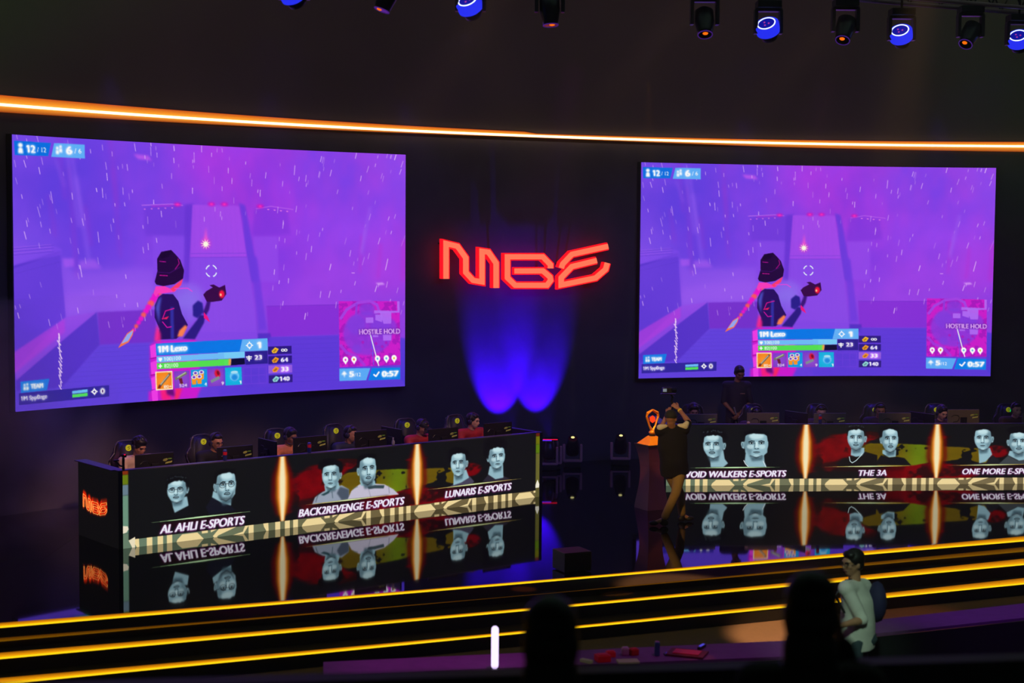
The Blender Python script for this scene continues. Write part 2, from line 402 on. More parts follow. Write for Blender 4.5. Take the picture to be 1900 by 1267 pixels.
    cv.poly([(1330, 1115), (1400, 1115), (1410, 1180), (1340, 1160)], (90, 10, 110), .9, 2)
    cv.poly([(1290, 330), (1330, 305), (1425, 310), (1470, 370), (1500, 480), (1550, 575), (1510, 640), (1440, 690), (1270, 690), (1290, 600), (1250, 500), (1255, 400)], (40, 14, 96))
    cv.poly([(1262, 420), (1290, 350), (1320, 325), (1300, 420), (1290, 560)], (86, 96, 220), .8, 2); cv.poly([(1395, 420), (1425, 420), (1420, 690), (1390, 690)], (52, 50, 170), .9, 1)
    cv.line([(1320, 520), (1350, 450), (1430, 430)], 7, (235, 20, 150)); cv.line([(1320, 540), (1360, 590), (1400, 585)], 8, (220, 20, 170)); cv.poly([(1310, 515), (1380, 495), (1360, 520)], (240, 30, 90))
    cv.poly([(1250, 640), (1270, 560), (1300, 640), (1300, 705), (1240, 700)], (255, 40, 140), .9, 2)
    cv.poly([(1525, 575), (1545, 590), (1500, 670), (1450, 672), (1470, 620)], (255, 130, 80), 1, 1)
    cv.poly([(1500, 690), (1560, 620), (1640, 530), (1660, 490), (1710, 500), (1700, 560), (1610, 700)], (44, 26, 130), 1, 1)
    cv.poly([(1600, 410), (1650, 370), (1690, 390), (1700, 470), (1640, 520), (1600, 500)], (42, 30, 140), 1, 1)
    cv.poly([(1690, 480), (1725, 400), (1740, 350), (1770, 370), (1750, 450), (1720, 500)], (60, 20, 120), 1, 1)
    cv.poly([(1700, 470), (1735, 510), (1755, 560), (1700, 520)], (240, 20, 130))
    cv.poly([(1700, 320), (1730, 290), (1790, 260), (1760, 240), (1800, 235), (1850, 262), (1905, 240), (1915, 320), (1870, 375), (1780, 385), (1730, 380)], (56, 8, 70)); cv.ell(1872, 320, 26, 34, (245, 20, 60), 1, 1); cv.ell(1862, 325, 9, 12, (255, 190, 150))
    cv.poly([(1340, 300), (1290, 300), (1270, 330), (1250, 300), (1270, 240), (1350, 240), (1420, 270), (1510, 190), (1500, 230), (1440, 290)], (250, 60, 190))
    cv.poly([(1400, 265), (1520, 180), (1500, 235), (1430, 290)], (255, 60, 110)); cv.line([(1440, 262), (1560, 262), (1600, 290)], 8, (235, 70, 220))
    cv.poly([(1262, 200), (1290, 110), (1290, 10), (1330, -50), (1420, -65), (1455, -30), (1500, 20), (1532, 110), (1520, 180), (1440, 225), (1340, 240), (1275, 225)], (36, 6, 60))
    cv.poly([(1310, -20), (1370, -55), (1430, -50), (1400, -10), (1330, 10)], (26, 4, 46)); cv.line([(1310, 30), (1370, 36)], 5, (210, 20, 170)); cv.line([(1310, 148), (1380, 152)], 6, (220, 20, 160)); cv.line([(1450, 100), (1490, 50), (1480, 10)], 6, (190, 10, 150)); cv.line([(1290, 120), (1400, 130), (1500, 80)], 5, (70, 14, 110))
    # --- overlay: counters top left
    cv.T = q1; WH = (255, 255, 255)
    cv.poly([(88, 100), (398, 112), (370, 218), (90, 214)], (8, 112, 226)); cv.poly([(425, 112), (686, 118), (684, 230), (396, 222)], (96, 176, 250))
    cv.ell(140, 135, 20, 18, WH, 1, 1); cv.poly([(118, 200), (122, 160), (140, 150), (158, 160), (162, 200)], WH, 1, 1)
    cv.text('12', (190, 190), (258, 192), 58, bold=.03, halo=(150, 200, 255), hr=2); cv.text('/ 12', (278, 186), (354, 188), 38, bold=.01)
    for x in (450, 478): cv.ell(x, 152-(x > 460)*12, 12, 13, WH, 1, 1); cv.poly([(x-14, 200-(x > 460)*14), (x-12, 168-(x > 460)*14), (x+12, 168-(x > 460)*14), (x+14, 200-(x > 460)*14)], WH, 1, 1)
    cv.text('6', (525, 196), (570, 197), 62, bold=.03, halo=(200, 225, 255), hr=2); cv.text('/ 6', (595, 190), (655, 191), 40, bold=.01)
    # team plate
    cv.T = q3
    cv.poly([(66, 970), (312, 962), (286, 1055), (66, 1062)], (20, 124, 232)); cv.poly([(50, 1064), (826, 1048), (822, 1143), (48, 1158)], (44, 34, 150), .9)
    for x in (100, 124): cv.ell(x, 1000-(x > 110)*4, 10, 11, WH, 1, 1); cv.poly([(x-12, 1044), (x-10, 1012), (x+10, 1012), (x+12, 1040)], WH, 1, 1)
    cv.text('TEAM', (150, 1032), (252, 1030), 36, bold=.03, halo=(200, 225, 255), hr=2)
    cv.text('1M Spp0nge', (66, 1124), (284, 1118), 34, bold=.015, halo=(150, 140, 230), hr=2)
    cv.poly([(502, 1076), (635, 1070), (635, 1094), (502, 1099)], (110, 190, 250)); cv.poly([(502, 1104), (635, 1100), (635, 1126), (502, 1130)], (84, 226, 90))
    cv.ell(694, 1094, 20, 20, WH); cv.ell(694, 1094, 9, 9, (60, 40, 160)); [cv.line([(694+a*17, 1094+b*17), (694+a*27, 1094+b*27)], 9, WH) for a, b in ((1, 0), (-1, 0), (0, 1), (0, -1))]
    cv.ell(766, 1094, 22, 26, WH, 1, 1); cv.ell(766, 1094, 7, 13, (90, 40, 120))
    # name plate
    cv.poly([(1252, 722), (1875, 718), (1875, 824), (1254, 826)], (6, 120, 232))
    cv.T = q4
    cv.poly([(0, 718), (232, 718), (204, 822), (-80, 824)], (6, 120, 232)); cv.poly([(232, 718), (470, 716), (470, 822), (204, 822)], (100, 180, 250))
    cv.ell(298, 772, 24, 24, WH); cv.ell(298, 772, 15, 15, (100, 180, 250)); [cv.line([(298+a*20, 772+b*20), (298+a*32, 772+b*32)], 10, WH) for a, b in ((1, 0), (-1, 0), (0, 1), (0, -1))]
    cv.text('1', (370, 798), (398, 798), 52, bold=.04, halo=(210, 230, 255), hr=2)
    cv.poly([(0, 824), (250, 824), (250, 878), (0, 880)], (120, 206, 250)); cv.poly([(0, 882), (112, 882), (110, 938), (0, 940)], (88, 228, 90)); cv.poly([(100, 882), (125, 882), (118, 938), (95, 938)], (240, 170, 60), 1, 1)
    cv.poly([(124, 882), (250, 880), (250, 936), (118, 940)], (6, 6, 50)); cv.poly([(254, 826), (468, 824), (466, 938), (254, 940)], (44, 30, 142))
    cv.line([(290, 862), (290, 908)], 12, WH); cv.line([(264, 874), (316, 874)], 11, WH); cv.line([(270, 890), (312, 890)], 8, WH)
    cv.text('23', (342, 898), (408, 898), 38, bold=.03, halo=(150, 120, 210), hr=2)
    cv.T = q3
    cv.poly([(1256, 832), (1875, 828), (1875, 878), (1256, 882)], (112, 190, 250)); cv.poly([(1256, 888), (1875, 884), (1875, 938), (1256, 940)], (84, 226, 80))
    cv.text('1M Lexo', (1270, 798), (1530, 792), 54, bold=.042, halo=(170, 210, 255), hr=3)
    cv.poly([(1272, 845), (1306, 845), (1304, 862), (1289, 878), (1274, 862)], WH); cv.text('100|100', (1322, 872), (1474, 870), 32, bold=.01)
    cv.line([(1272, 914), (1302, 914)], 10, WH); cv.line([(1287, 898), (1287, 930)], 10, WH); cv.text('82|100', (1322, 930), (1448, 928), 32, bold=.01)
    # item slots
    def slot(T, x0, x1, y0, y1, c0, c1):
        cv.T = T; cv.poly([(x0, y0), (x1, y0), (x1, y1), (x0, y1)], c0); cv.ell((x0+x1)/2, (y0+y1)/2, 60, 55, c1, .6, 5)
    slot(q3, 1240, 1394, 960, 1118, (252, 236, 200), (252, 236, 200)); slot(q3, 1250, 1385, 970, 1108, (250, 132, 20), (255, 160, 60))
    cv.line([(1272, 1090), (1320, 1040), (1370, 985)], 20, (110, 96, 80)); cv.line([(1285, 1070), (1360, 992)], 8, (190, 190, 170)); cv.poly([(1256, 1100), (1270, 1070), (1290, 1085), (1280, 1105)], (130, 40, 30)); cv.text('80+', (1312, 1104), (1384, 1104), 26, bold=.02)
    slot(q3, 1408, 1550, 965, 1112, (130, 60, 200), (150, 80, 215)); cv.line([(1425, 1030), (1520, 985)], 24, (120, 120, 100)); cv.line([(1440, 1018), (1515, 980)], 8, (190, 200, 170)); cv.poly([(1450, 1030), (1480, 1025), (1490, 1080), (1465, 1080)], (110, 30, 50)); cv.text('524', (1454, 1102), (1522, 1102), 26, bold=.02)
    slot(q3, 1562, 1712, 960, 1112, (10, 150, 225), (30, 170, 240))
    for x, y in ((1605, 990), (1660, 985), (1590, 1025), (1640, 1022)): cv.poly([(x-22, y+10), (x+22, y+10), (x+18, y+62), (x-18, y+62)], (250, 150, 30)); cv.ell(x, y, 24, 17, (235, 225, 240)); cv.ell(x, y, 13, 10, (110, 50, 190))
    cv.text('4', (1684, 1104), (1704, 1104), 28, bold=.03)
    slot(q3, 1722, 1864, 960, 1112, (130, 60, 200), (160, 90, 215)); cv.ell(1808, 1005, 26, 36, (225, 20, 50), 1, 1, -.3); cv.ell(1814, 1000, 12, 20, (130, 10, 40), 1, 0, -.3); cv.line([(1750, 1070), (1820, 1040)], 26, (130, 140, 150)); cv.text('9', (1842, 1104), (1862, 1104), 28, bold=.03)
    slot(q4, 62, 216, 958, 1112, (10, 176, 222), (60, 190, 245)); cv.ell(148, 1035, 44, 42, (110, 200, 250)); cv.ell(148, 1045, 28, 26, (30, 140, 225), 1, 1); cv.ell(148, 1000, 34, 12, (170, 225, 245)); cv.text('1', (192, 1104), (206, 1104), 28, bold=.03)
    for k in range(4): cv.line([(232+k*73, 965), (232+k*73, 1108)], 3, (130, 70, 225), .8)
    for y in (965, 1036, 1108): cv.line([(232, y), (452, y)], 3, (130, 70, 225), .8)
    # materials
    for y, c, st, ic in ((790, (44, 24, 130), '8', (250, 190, 40)), (875, (44, 24, 130), '64', (245, 160, 30)), (958, (150, 92, 225), '33', (250, 150, 40)), (1044, (48, 28, 130), '140', (150, 225, 225))):
        cv.poly([(472, y), (698, y), (696, y+70), (470, y+70)], c); cv.poly([(505, y+40), (540, y+8), (574, y+24), (548, y+58), (515, y+60)], ic)
        cv.poly([(515, y+44), (545, y+22), (556, y+34), (530, y+54)], [k*.7 for k in ic])
        if st == '8': cv.ell(612, y+36, 17, 13, WH); cv.ell(612, y+36, 8, 6, c); cv.ell(640, y+36, 17, 13, WH); cv.ell(640, y+36, 8, 6, c)
        else: cv.text(st, (590 if len(st) == 2 else 574, y+54), (656 if len(st) == 2 else 664, y+54), 38, bold=.042, halo=[k*1.5 for k in c], hr=2)
    # map
    x0_, y0_ = 1164, 404; M = [(1166, 402), (1764, 410), (1756, 1000), (1156, 1000)]
    cv.poly(M, (206, 30, 205)); Mm = cv.mask(M)
    nz = fnoise(Mm[2].shape[0], Mm[2].shape[1], 16, 16, 8, 3); cv.put((Mm[0], Mm[1], Mm[2]*(nz < .46)), (150, 22, 185), .6)
    for a in ((1440, 700, 240, 200), (1440, 480, 80, 60), (1330, 620, 90, 90), (1600, 640, 130, 90), (1330, 840, 45, 45)): cv.ell(*a, (130, 62, 225), .75, 2)
    cv.line([(1180, 560), (1240, 480), (1350, 420), (1470, 405), (1540, 440), (1560, 500)], 26, (165, 70, 232), .9); cv.line([(1340, 430), (1330, 560)], 22, (140, 62, 225), .8); cv.line([(1170, 800), (1230, 870), (1330, 910), (1400, 990)], 28, (165, 60, 225), .8)
    for p in ([(1425, 555), (1500, 555), (1500, 605), (1425, 605)], [(1510, 490), (1760, 500), (1760, 515), (1510, 520)], [(1560, 500), (1680, 510), (1675, 615), (1600, 615)], [(1520, 530), (1590, 530), (1585, 600), (1520, 580)], [(1740, 410), (1764, 410), (1762, 500), (1740, 500)], [(1590, 715), (1675, 715), (1672, 770), (1592, 770)], [(1490, 715), (1545, 715), (1545, 735), (1490, 735)]): cv.poly(p, (180, 110, 248), .9)
    for x, y in ((1390, 780), (1520, 795), (1580, 825), (1620, 790), (1480, 860)): cv.ell(x, y, 14, 14, (175, 24, 190), .8)
    cv.line([(1475, 720), (1490, 990)], 6, (90, 90, 245)); cv.line([(1465, 705), (1540, 1000)], 9, (245, 250, 245)); cv.poly([(1445, 670), (1485, 672), (1462, 715)], (245, 255, 240))
    cv.text('HOSTILE HOLD', (1356, 706), (1758, 708), 46, (225, 170, 250), bold=.024, halo=(110, 30, 170), hr=2)
    for x, c in ((1215, (225, 60, 200)), (1298, (245, 120, 40)), (1530, (90, 190, 225)), (1617, (90, 190, 225)), (1694, (240, 200, 60))):
        cv.poly([(x-20, 945), (x+20, 945), (x, 978)], WH); cv.ell(x, 932, 26, 27, WH); cv.ell(x, 934, 9, 11, c)
    cv.poly([(1152, 1012), (1456, 1018), (1412, 1128), (1150, 1124)], (92, 172, 250)); cv.poly([(1470, 1018), (1752, 1022), (1748, 1132), (1432, 1130)], (8, 128, 232))
    cv.poly([(1168, 1068), (1198, 1034), (1230, 1066), (1208, 1068), (1200, 1098), (1192, 1068)], WH, 1, 1)
    cv.text('5', (1246, 1088), (1290, 1088), 48, bold=.03, halo=(200, 225, 255), hr=2); cv.text('/12', (1300, 1088), (1360, 1088), 32, bold=.01)
    cv.line([(1488, 1078), (1510, 1096), (1542, 1056)], 14, WH); cv.text('0:57', (1568, 1100), (1728, 1100), 50, bold=.042, halo=(170, 215, 255), hr=2)
    return cv

# ------------------------------------------------------------------ the portraits and team names on the desk fronts
def face(cv, L, R, T, B, sl=0., yaw=0., hair=None, spec=False, beard=0, ear=None, neck=None, shirt=None, shirtcol=(20, 20, 24), chinw=.5, curly=False, mous=False, seed=1):
    cx, hw, h = (L+R)/2, (R-L)/2, B-T; rg = random.Random(seed)
    LI, MI, SH, DK = (206, 236, 240), (146, 184, 196), (66, 92, 104), (14, 16, 20)
    P = lambda a, b: (cx+a*hw, T+b*h+sl*a*hw)
    pp = lambda pts: [P(*p) for p in pts]
    if shirt: cv.poly(shirt, shirtcol, 1, 1)
    if neck:
        cv.poly(neck, MI, 1, 1)
        cv.poly(pp([(-.62, .8), (.62, .8), (.5, 1.12), (-.35, 1.16)]), SH, .85, 3)
    if ear:
        s = ear; cv.poly(pp([(s*.95, .36), (s*1.2, .36), (s*1.24, .46), (s*1.14, .62), (s*.95, .66)]), (150, 186, 196), 1, 1); cv.line(pp([(s*1.1, .42), (s*1.08, .56)]), hw*.07, SH, .9)
    if hair:
        for hx, hy, rx, ry in hair: cv.ell(hx, hy, rx, ry, (14, 13, 17), 1, 2)
    cw = chinw
    out = [(0, -.06, .62), (1, .06, .82), (2, .2, .93), (3, .38, .98), (4, .52, .97), (5, .66, .9), (6, .8, .72*cw/.5 if cw > .5 else .72), (7, .92, cw), (8, 1., cw*.5)]
    o = [(-w_, b) for _, b, w_ in out]+[(w_, b) for _, b, w_ in out[::-1]]
    cv.poly(pp(o), MI, 1, 1)
    sd = -1 if yaw > 0 else 1
    cv.poly(pp([(sd*.45, .0), (sd*.98, .2), (sd*.98, .55), (sd*.5, 1.), (sd*.35, .7)]), SH, .45, 3)
    y = yaw
    cv.ell(*P(.1*y, .13), hw*.62, h*.13, LI, .85, 3); cv.ell(*P(-.5+.2*y, .56), hw*.28, h*.1, LI, .7, 2); cv.ell(*P(.45+.2*y, .56), hw*.28, h*.1, LI, .7, 2)
    cv.ell(*P(.2*y, .92), hw*.25, h*.05, LI, .5, 1)
    nx = .28*y
    cv.poly(pp([(nx-.09, .36), (nx+.09, .36), (nx+.16, .6), (nx-.14, .6)]), LI, .9, 1)
    for e in (-1, 1):
        ex = e*.4+.22*y
        cv.ell(*P(ex, .41), hw*.26, h*.06, SH, .8, 1)
        cv.line([P(ex-.24, .36-.01*e), P(ex, .325), P(ex+.24, .35+.01*e)], h*.035, DK, .9)
        cv.ell(*P(ex, .415), hw*.15, h*.028, (215, 235, 238), 1); cv.ell(*P(ex+.03*y, .415), hw*.075, h*.03, DK); cv.line([P(ex-.17, .405), P(ex, .385), P(ex+.17, .41)], h*.016, DK)
        cv.line([P(ex-.15, .455), P(ex+.15, .455)], h*.01, SH, .8)
    sgn = 1 if yaw <= 0 else -1
    cv.line([P(nx+sgn*.12, .4), P(nx+sgn*.16, .6)], hw*.07, SH, .75)
    cv.ell(*P(nx-.12, .645), hw*.075, h*.014, DK, .95); cv.ell(*P(nx+.12, .645), hw*.075, h*.014, DK, .95); cv.line([P(nx-.2, .65), P(nx, .665), P(nx+.2, .65)], h*.02, SH, .9)
    cv.ell(*P(.24*y, .785), hw*.27, h*.035, (96, 120, 130), .9); cv.line([P(.24*y-.29, .79), P(.24*y, .775), P(.24*y+.29, .79)], h*.016, DK, .95); cv.line([P(.24*y-.15, .84), P(.24*y+.15, .84)], h*.016, SH, .7)
    if mous or beard: cv.line([P(.24*y-.3, .765), P(.24*y-.12, .715), P(.24*y+.12, .715), P(.24*y+.3, .765)], h*.03, (40, 50, 58), .85)
    if beard:
        cv.poly(pp([(-.88, .62), (-.72, .8), (-cw, .92), (-.2, 1.), (.2, 1.), (cw, .92), (.72, .8), (.88, .62), (.5, .82), (.3, .88), (-.3, .88), (-.5, .82)]), (60, 78, 88), beard, 2)
    cv.line([P(-.5, .93), P(0, 1.02), P(.5, .93)], h*.035, (34, 40, 46), .8, 1)
    if spec:
        for e in (-1, 1):
            ex = e*.42+.22*y; pts = [P(ex+.31*math.cos(a), .44+.1*math.sin(a)) for a in np.linspace(0, 2*math.pi, 13)]
            cv.line(pts, h*.014, (26, 24, 30))
        cv.line([P(-.11+.22*y, .41), P(.11+.22*y, .41)], h*.018, (26, 24, 30)); cv.line([P(-.73+.22*y, .4), P(-.98, .38)], h*.016, (26, 24, 30))
    # hair over the forehead
    n = 9
    for k in range(n):
        a = -.86+1.72*k/(n-1); r = rg.uniform(.8, 1.25)
        cv.ell(*P(a, -.05+.1*abs(a)**2.2+(.03*rg.random() if curly else 0)), hw*.2*r, h*.075*r, (14, 13, 17), 1, 1)
        if curly: cv.ell(*P(a+rg.uniform(-.1, .1), -.12-.05*rg.random()+.1*a*a), hw*.06, h*.02, (86, 104, 112), .8, 1)
    for e in (-1, 1): cv.poly(pp([(e*.7, .0), (e*1.03, .08), (e*1.02, .36), (e*.93, .34), (e*.88, .14)]), (16, 15, 19), .95, 1)
DESK_L = Vector((-5.0629, 20.1942)), Vector((.4518, 24.6353))
_rd = (Vector((8.6281, 26.3696))-Vector((2.8931, 25.8835))).normalized()
DESK_R = Vector((2.8931, 25.8835))-_rd*.305, Vector((2.8931, 25.8835))+_rd*6.775
DW, DH = 7.08, 1.02
def paint_desk(side):
    PX = 1420/DW; W, H = 1420, 206; BH = .11; cv = Canvas(W, H, (19, 19, 21))
    P0, Q0 = DESK_L if side == 'L' else DESK_R
    def T(P):
        out = []
        for u, v in np.atleast_2d(P): s, z = plane_sz(u, v, P0, Q0); out.append((s*PX, (DH-z)*H/DH))
        return np.array(out)
    m = lambda P: np.c_[np.asarray(P, float)[:, 0]*PX, (DH-np.asarray(P, float)[:, 1])*H/DH]   # metres along, metres up
    zt = lambda x0, y0, k: (lambda P: T(np.asarray(P, float)/k+[x0, y0]))
    d1, d2 = (2.392, 4.70) if side == 'L' else (2.37, 4.63)
    # smoky red and olive landscape
    yy, xx = np.mgrid[0:H, 0:W]; s = xx/PX-d1; z = DH-yy*DH/H
    n = fnoise(H, W, 7, 14, 11, 4); n2 = fnoise(H, W, 5, 22, 21, 4)
    g = lambda c, wd, v: np.exp(-((v-c)/wd)**2)
    red = (g(.62, .42, s)*g(.66, .2, z)*1.25+g(1.05, .3, s)*g(.84, .07, z)*1.1+g(2.2, .9, s)*g(.2, .16, z)*1.3+g(.35, .3, s)*g(.3, .2, z)*.5+g(2.3, .3, s)*g(.8, .05, z)*.8+g(3.3, .25, s)*g(.55, .14, z)*.9+g(0, .16, s)*g(.55, .4, z)*.8)
    k = np.clip((red*(.35+1.3*n)-.42)*5, 0, 1)[..., None]; rc = np.array([122, 6, 12])*(.55+.8*n2[..., None]); cv.a = cv.a*(1-k)+rc*k
    zl = .36+.05*np.sin(s*3)+.08*(n2-.5); zh = .70-.06*np.maximum(0, s-1.6)+.04*(n-.5)-.25*np.maximum(0, 1.1-s)
    ol = ((s > .9+.3*(n-.5)) & (s < 3.15) & (z > zl) & (z < zh) & (n2 < .66)).astype(float); ol = blur1(ol, 1)[..., None]
    oc = np.array([104, 84, 10])*(.85+.3*n[..., None])+g(1.95, .25, s)[..., None]*[-6, 34, 6]; cv.a = cv.a*(1-ol)+oc*ol
    dk = np.clip((n2-.56)*9, 0, 1)[..., None]*(k > 0); cv.a = cv.a*(1-dk*.8)+np.array([20, 14, 14])*dk*.8
    # portraits, taken from their places in the photograph
    if side == 'L':
        A, B_, C_ = zt(220, 840, 5.9375), zt(520, 810, 6.668), zt(760, 790, 6.669)
        cv.T = A
        face(cv, 535, 752, 300, 548, -.1, -.35, [(640, 300, 120, 62), (560, 350, 40, 60), (735, 350, 40, 70)], True, 0, 1, [(590, 520), (755, 480), (772, 580), (620, 660), (600, 600)], [(560, 700), (620, 660), (770, 575), (820, 660), (760, 700)], curly=True, mous=True, seed=2)
        face(cv, 1072, 1298, 215, 525, -.12, .45, [(1160, 235, 90, 50), (1080, 290, 30, 60)], True, .75, -1, [(1045, 420), (1100, 450), (1240, 500), (1240, 580), (1140, 550), (1030, 490)], [(960, 600), (1030, 490), (1140, 550), (1240, 585), (1300, 640), (1000, 680)], (22, 22, 34), chinw=.62, seed=3)
        cv.T = B_
        sh1 = [(395, 838), (430, 750), (530, 680), (700, 620), (760, 600), (850, 650), (850, 775)]; sh2 = [(835, 775), (880, 670), (980, 590), (1150, 580), (1290, 590), (1400, 650), (1468, 715), (1150, 745)]
        face(cv, 515, 738, 345, 640, -.08, -.25, [(620, 330, 135, 58), (500, 370, 34, 40), (740, 380, 36, 70)], False, 0, 1, [(545, 600), (720, 560), (740, 640), (560, 690)], sh1, (150, 160, 178), seed=5)
        cv.poly([(740, 620), (850, 650), (850, 770), (760, 785), (700, 700)], (66, 76, 92), .9, 2); cv.line([(480, 700), (450, 770), (440, 810)], 8, (60, 70, 80), .8, 1); cv.line([(640, 680), (650, 760)], 8, (60, 80, 90), .8, 1); cv.poly([(500, 720), (560, 690), (620, 660), (600, 700), (540, 730)], (30, 60, 66), .9, 1)
        face(cv, 972, 1190, 255, 590, -.12, .4, [(1060, 262, 100, 36), (970, 320, 26, 60)], False, .8, -1, [(980, 540), (1170, 540), (1180, 600), (1000, 610)], sh2, (196, 190, 210), chinw=.6, seed=6)
        cv.poly([(1080, 620), (1170, 600), (1290, 600), (1280, 640), (1170, 640), (1090, 650)], (40, 60, 66), .9, 1); cv.line([(1340, 600), (1350, 700)], 8, (120, 120, 140), .8, 1); cv.line([(1090, 640), (1120, 750)], 7, (140, 140, 160), .8, 1); cv.line([(900, 640), (960, 620)], 7, (90, 110, 120), .9, 1)
        cv.T = C_
        face(cv, 505, 702, 335, 625, -.1, -.3, [(600, 330, 120, 62), (500, 390, 26, 60), (700, 360, 40, 60)], False, 0, 1, [(545, 600), (700, 540), (735, 640), (640, 700), (540, 735)], [(480, 760), (545, 720), (740, 620), (800, 690), (770, 720)], (70, 66, 86), seed=7)
        face(cv, 975, 1182, 262, 530, -.12, .45, [(1060, 230, 150, 90), (960, 330, 50, 80)], False, 0, -1, [(990, 500), (1155, 470), (1160, 640), (1060, 660), (970, 600)], [(900, 690), (975, 600), (1060, 655), (1165, 620), (1250, 660), (1200, 690)], (44, 40, 52), seed=8)
        plates = ((A, (325, 773), (1492, 640), 'AL AHLI E-SPORTS', (455, 888), (1385, 783), 92), (B_, (290, 846), (1465, 712), 'BACK2REVENGE E-SPORTS', (225, 992), (1530, 835), 92), (C_, (210, 792), (1388, 650), 'LUNARIS E-SPORTS', (435, 890), (1255, 785), 84))
    else:
        A, B_, C_ = zt(1260, 780, 7.308), zt(1480, 780, 7.308), zt(1700, 780, 7.455)
        cv.T = A
        face(cv, 325, 605, 190, 512, 0, -.5, [(470, 180, 170, 80), (600, 220, 60, 60)], False, 0, 1, [(420, 480), (600, 400), (620, 520), (665, 580), (600, 632), (430, 632)], [(250, 640), (420, 600), (670, 575), (760, 640)], curly=True, mous=True, seed=9)
        face(cv, 880, 1215, 170, 500, 0, .1, [(1050, 175, 170, 46)], False, 0, -1, [(905, 440), (1150, 440), (1160, 560), (1190, 632), (940, 632), (890, 560)], [(820, 640), (890, 560), (1160, 560), (1240, 640)], chinw=.62, seed=10)
        cv.line([(878, 540), (900, 585), (940, 628)], 9, (225, 235, 240)); cv.line([(1142, 550), (1180, 635)], 9, (225, 235, 240))
        cv.T = B_
        face(cv, 672, 912, 110, 400, 0, -.05, [(800, 105, 120, 46), (900, 150, 26, 60)], False, .5, 1, [(730, 370), (905, 370), (905, 430), (870, 480), (790, 492), (720, 470)], [(560, 600), (700, 500), (790, 490), (900, 420), (1080, 470), (1080, 600)], (20, 18, 20), mous=True, curly=True, seed=11)
        cv.line([(700, 490), (712, 550), (740, 574), (790, 545), (845, 490), (880, 445)], 9, (200, 225, 228))
        face(cv, 1138, 1368, 112, 430, 0, .3, [(1240, 110, 120, 36), (1120, 180, 26, 60)], False, .25, -1, [(1150, 400), (1335, 400), (1330, 490), (1240, 500), (1150, 450)], [(1040, 600), (1130, 470), (1240, 500), (1340, 490), (1450, 510), (1540, 608)], (22, 20, 24), seed=12)
        cv.T = C_
        face(cv, 800, 1045, 118, 412, 0, -.15, [(920, 110, 130, 40)], False, 0, 1, [(860, 390), (1020, 380), (1050, 470), (960, 570), (870, 592)], [(700, 610), (860, 580), (960, 590), (1060, 480), (1160, 560), (1160, 610)], (30, 30, 36), seed=13)
        face(cv, 1280, 1545, 160, 460, 0, .2, [(1400, 130, 150, 60)], False, .3, -1, [(1290, 420), (1500, 420), (1520, 540), (1420, 555), (1270, 480)], [(1130, 610), (1270, 485), (1400, 555), (1520, 545), (1640, 610)], (62, 68, 72), mous=True, seed=14)
        plates = ((A, (130, 643), (1385, 631), 'VOID WALKERS E-SPORTS', (92, 772), (1448, 757), 84), (B_, (350, 629), (1590, 612), 'THE 3A', (826, 748), (1198, 744), 78), (C_, (430, 622), (1640, 603), 'ONE MORE E-SPORTS', (636, 742), (1765, 734), 78))
    # light pillars between the teams
    cv.T = m
    for d in (d1, d2):
        for hw, c, al, f in ((.165, (110, 4, 6), .75, 5), (.105, (122, 92, 0), .8, 4)): cv.poly([(d-hw*.35, 1.02), (d+hw*.35, 1.02), (d+hw, .75), (d+hw*1.1, .45), (d+hw*.6, .2), (d-hw*.6, .2), (d-hw*1.1, .45), (d-hw, .75)], c, al, f)
        for hw, c, f in ((.085, (226, 120, 34), 3), (.062, (246, 170, 90), 2), (.042, (246, 236, 190), 2)): cv.poly([(d-hw*.5, 1.02), (d+hw*.5, 1.02), (d+hw, .72), (d+hw, .45), (d+hw*.35, .11), (d-hw*.35, .11), (d-hw, .45), (d-hw, .72)], c, .95, f)
    # patterned band along the bottom and the end bars
    by = int(round((DH-BH)*H/DH)); f = np.clip(np.arange(W)/PX/4, 0, 1)[:, None]
    c0, c1 = (((104, 128, 106), (112, 98, 64)) if side == 'L' else ((104, 122, 98), (122, 108, 76)))
    cv.a[by:] = (np.array(c0)*(1-f)+np.array(c1)*f)[None]
    cr = (240, 216, 156)
    for k in range(-1, 4):
        o = .765+1.94*k
        for p in ([(0, 0), (.015, .05), (.085, .135), (.31, .135), (.405, 0)], [(.375, .105), (.465, .105), (.465, .15), (.375, .15)], [(.51, .105), (.6, .15), (.51, .15)],
                  [(.54, .03), (.63, .15), (.9, .152), (.62, .03), (.60, 0), (.56, 0)], [(.84, 0), (1.0, .045), (1.035, .15), (1.09, .15), (1.01, 0)], [(1.09, 0), (1.168, 0), (1.168, .152), (1.09, .152)],
                  [(1.32, .152), (1.40, .152), (1.405, 0), (1.37, 0), (1.33, .09)], [(1.51, 0), (1.59, 0), (1.59, .152), (1.51, .152)], [(1.665, 0), (1.745, 0), (1.745, .152), (1.665, .152)], [(1.80, 0), (1.878, 0), (1.878, .152), (1.80, .152)]):
            q = np.array([(o+a, b*BH/.152) for a, b in p])
            if q[:, 0].min() < .08: continue
            cv.poly(q, cr); 
    for s0 in ((.0, 7.0) if side == 'L' else (7.0,)):
        for z0, z1, c in ((.0, .2, (104, 128, 106)), (.2, .7, (108, 146, 124)), (.7, .84, (104, 126, 140)), (.84, .97, (104, 122, 20)), (.97, 1.02, (130, 46, 14))):
            if s0 > 1: c = [(98, 92, 50), (104, 100, 44), (90, 120, 14), (110, 110, 10), (96, 30, 14)][[.0, .2, .7, .84, .97].index(z0)]
            cv.poly([(s0, z0), (s0+.08, z0), (s0+.08, z1), (s0, z1)], c, 1, 1)
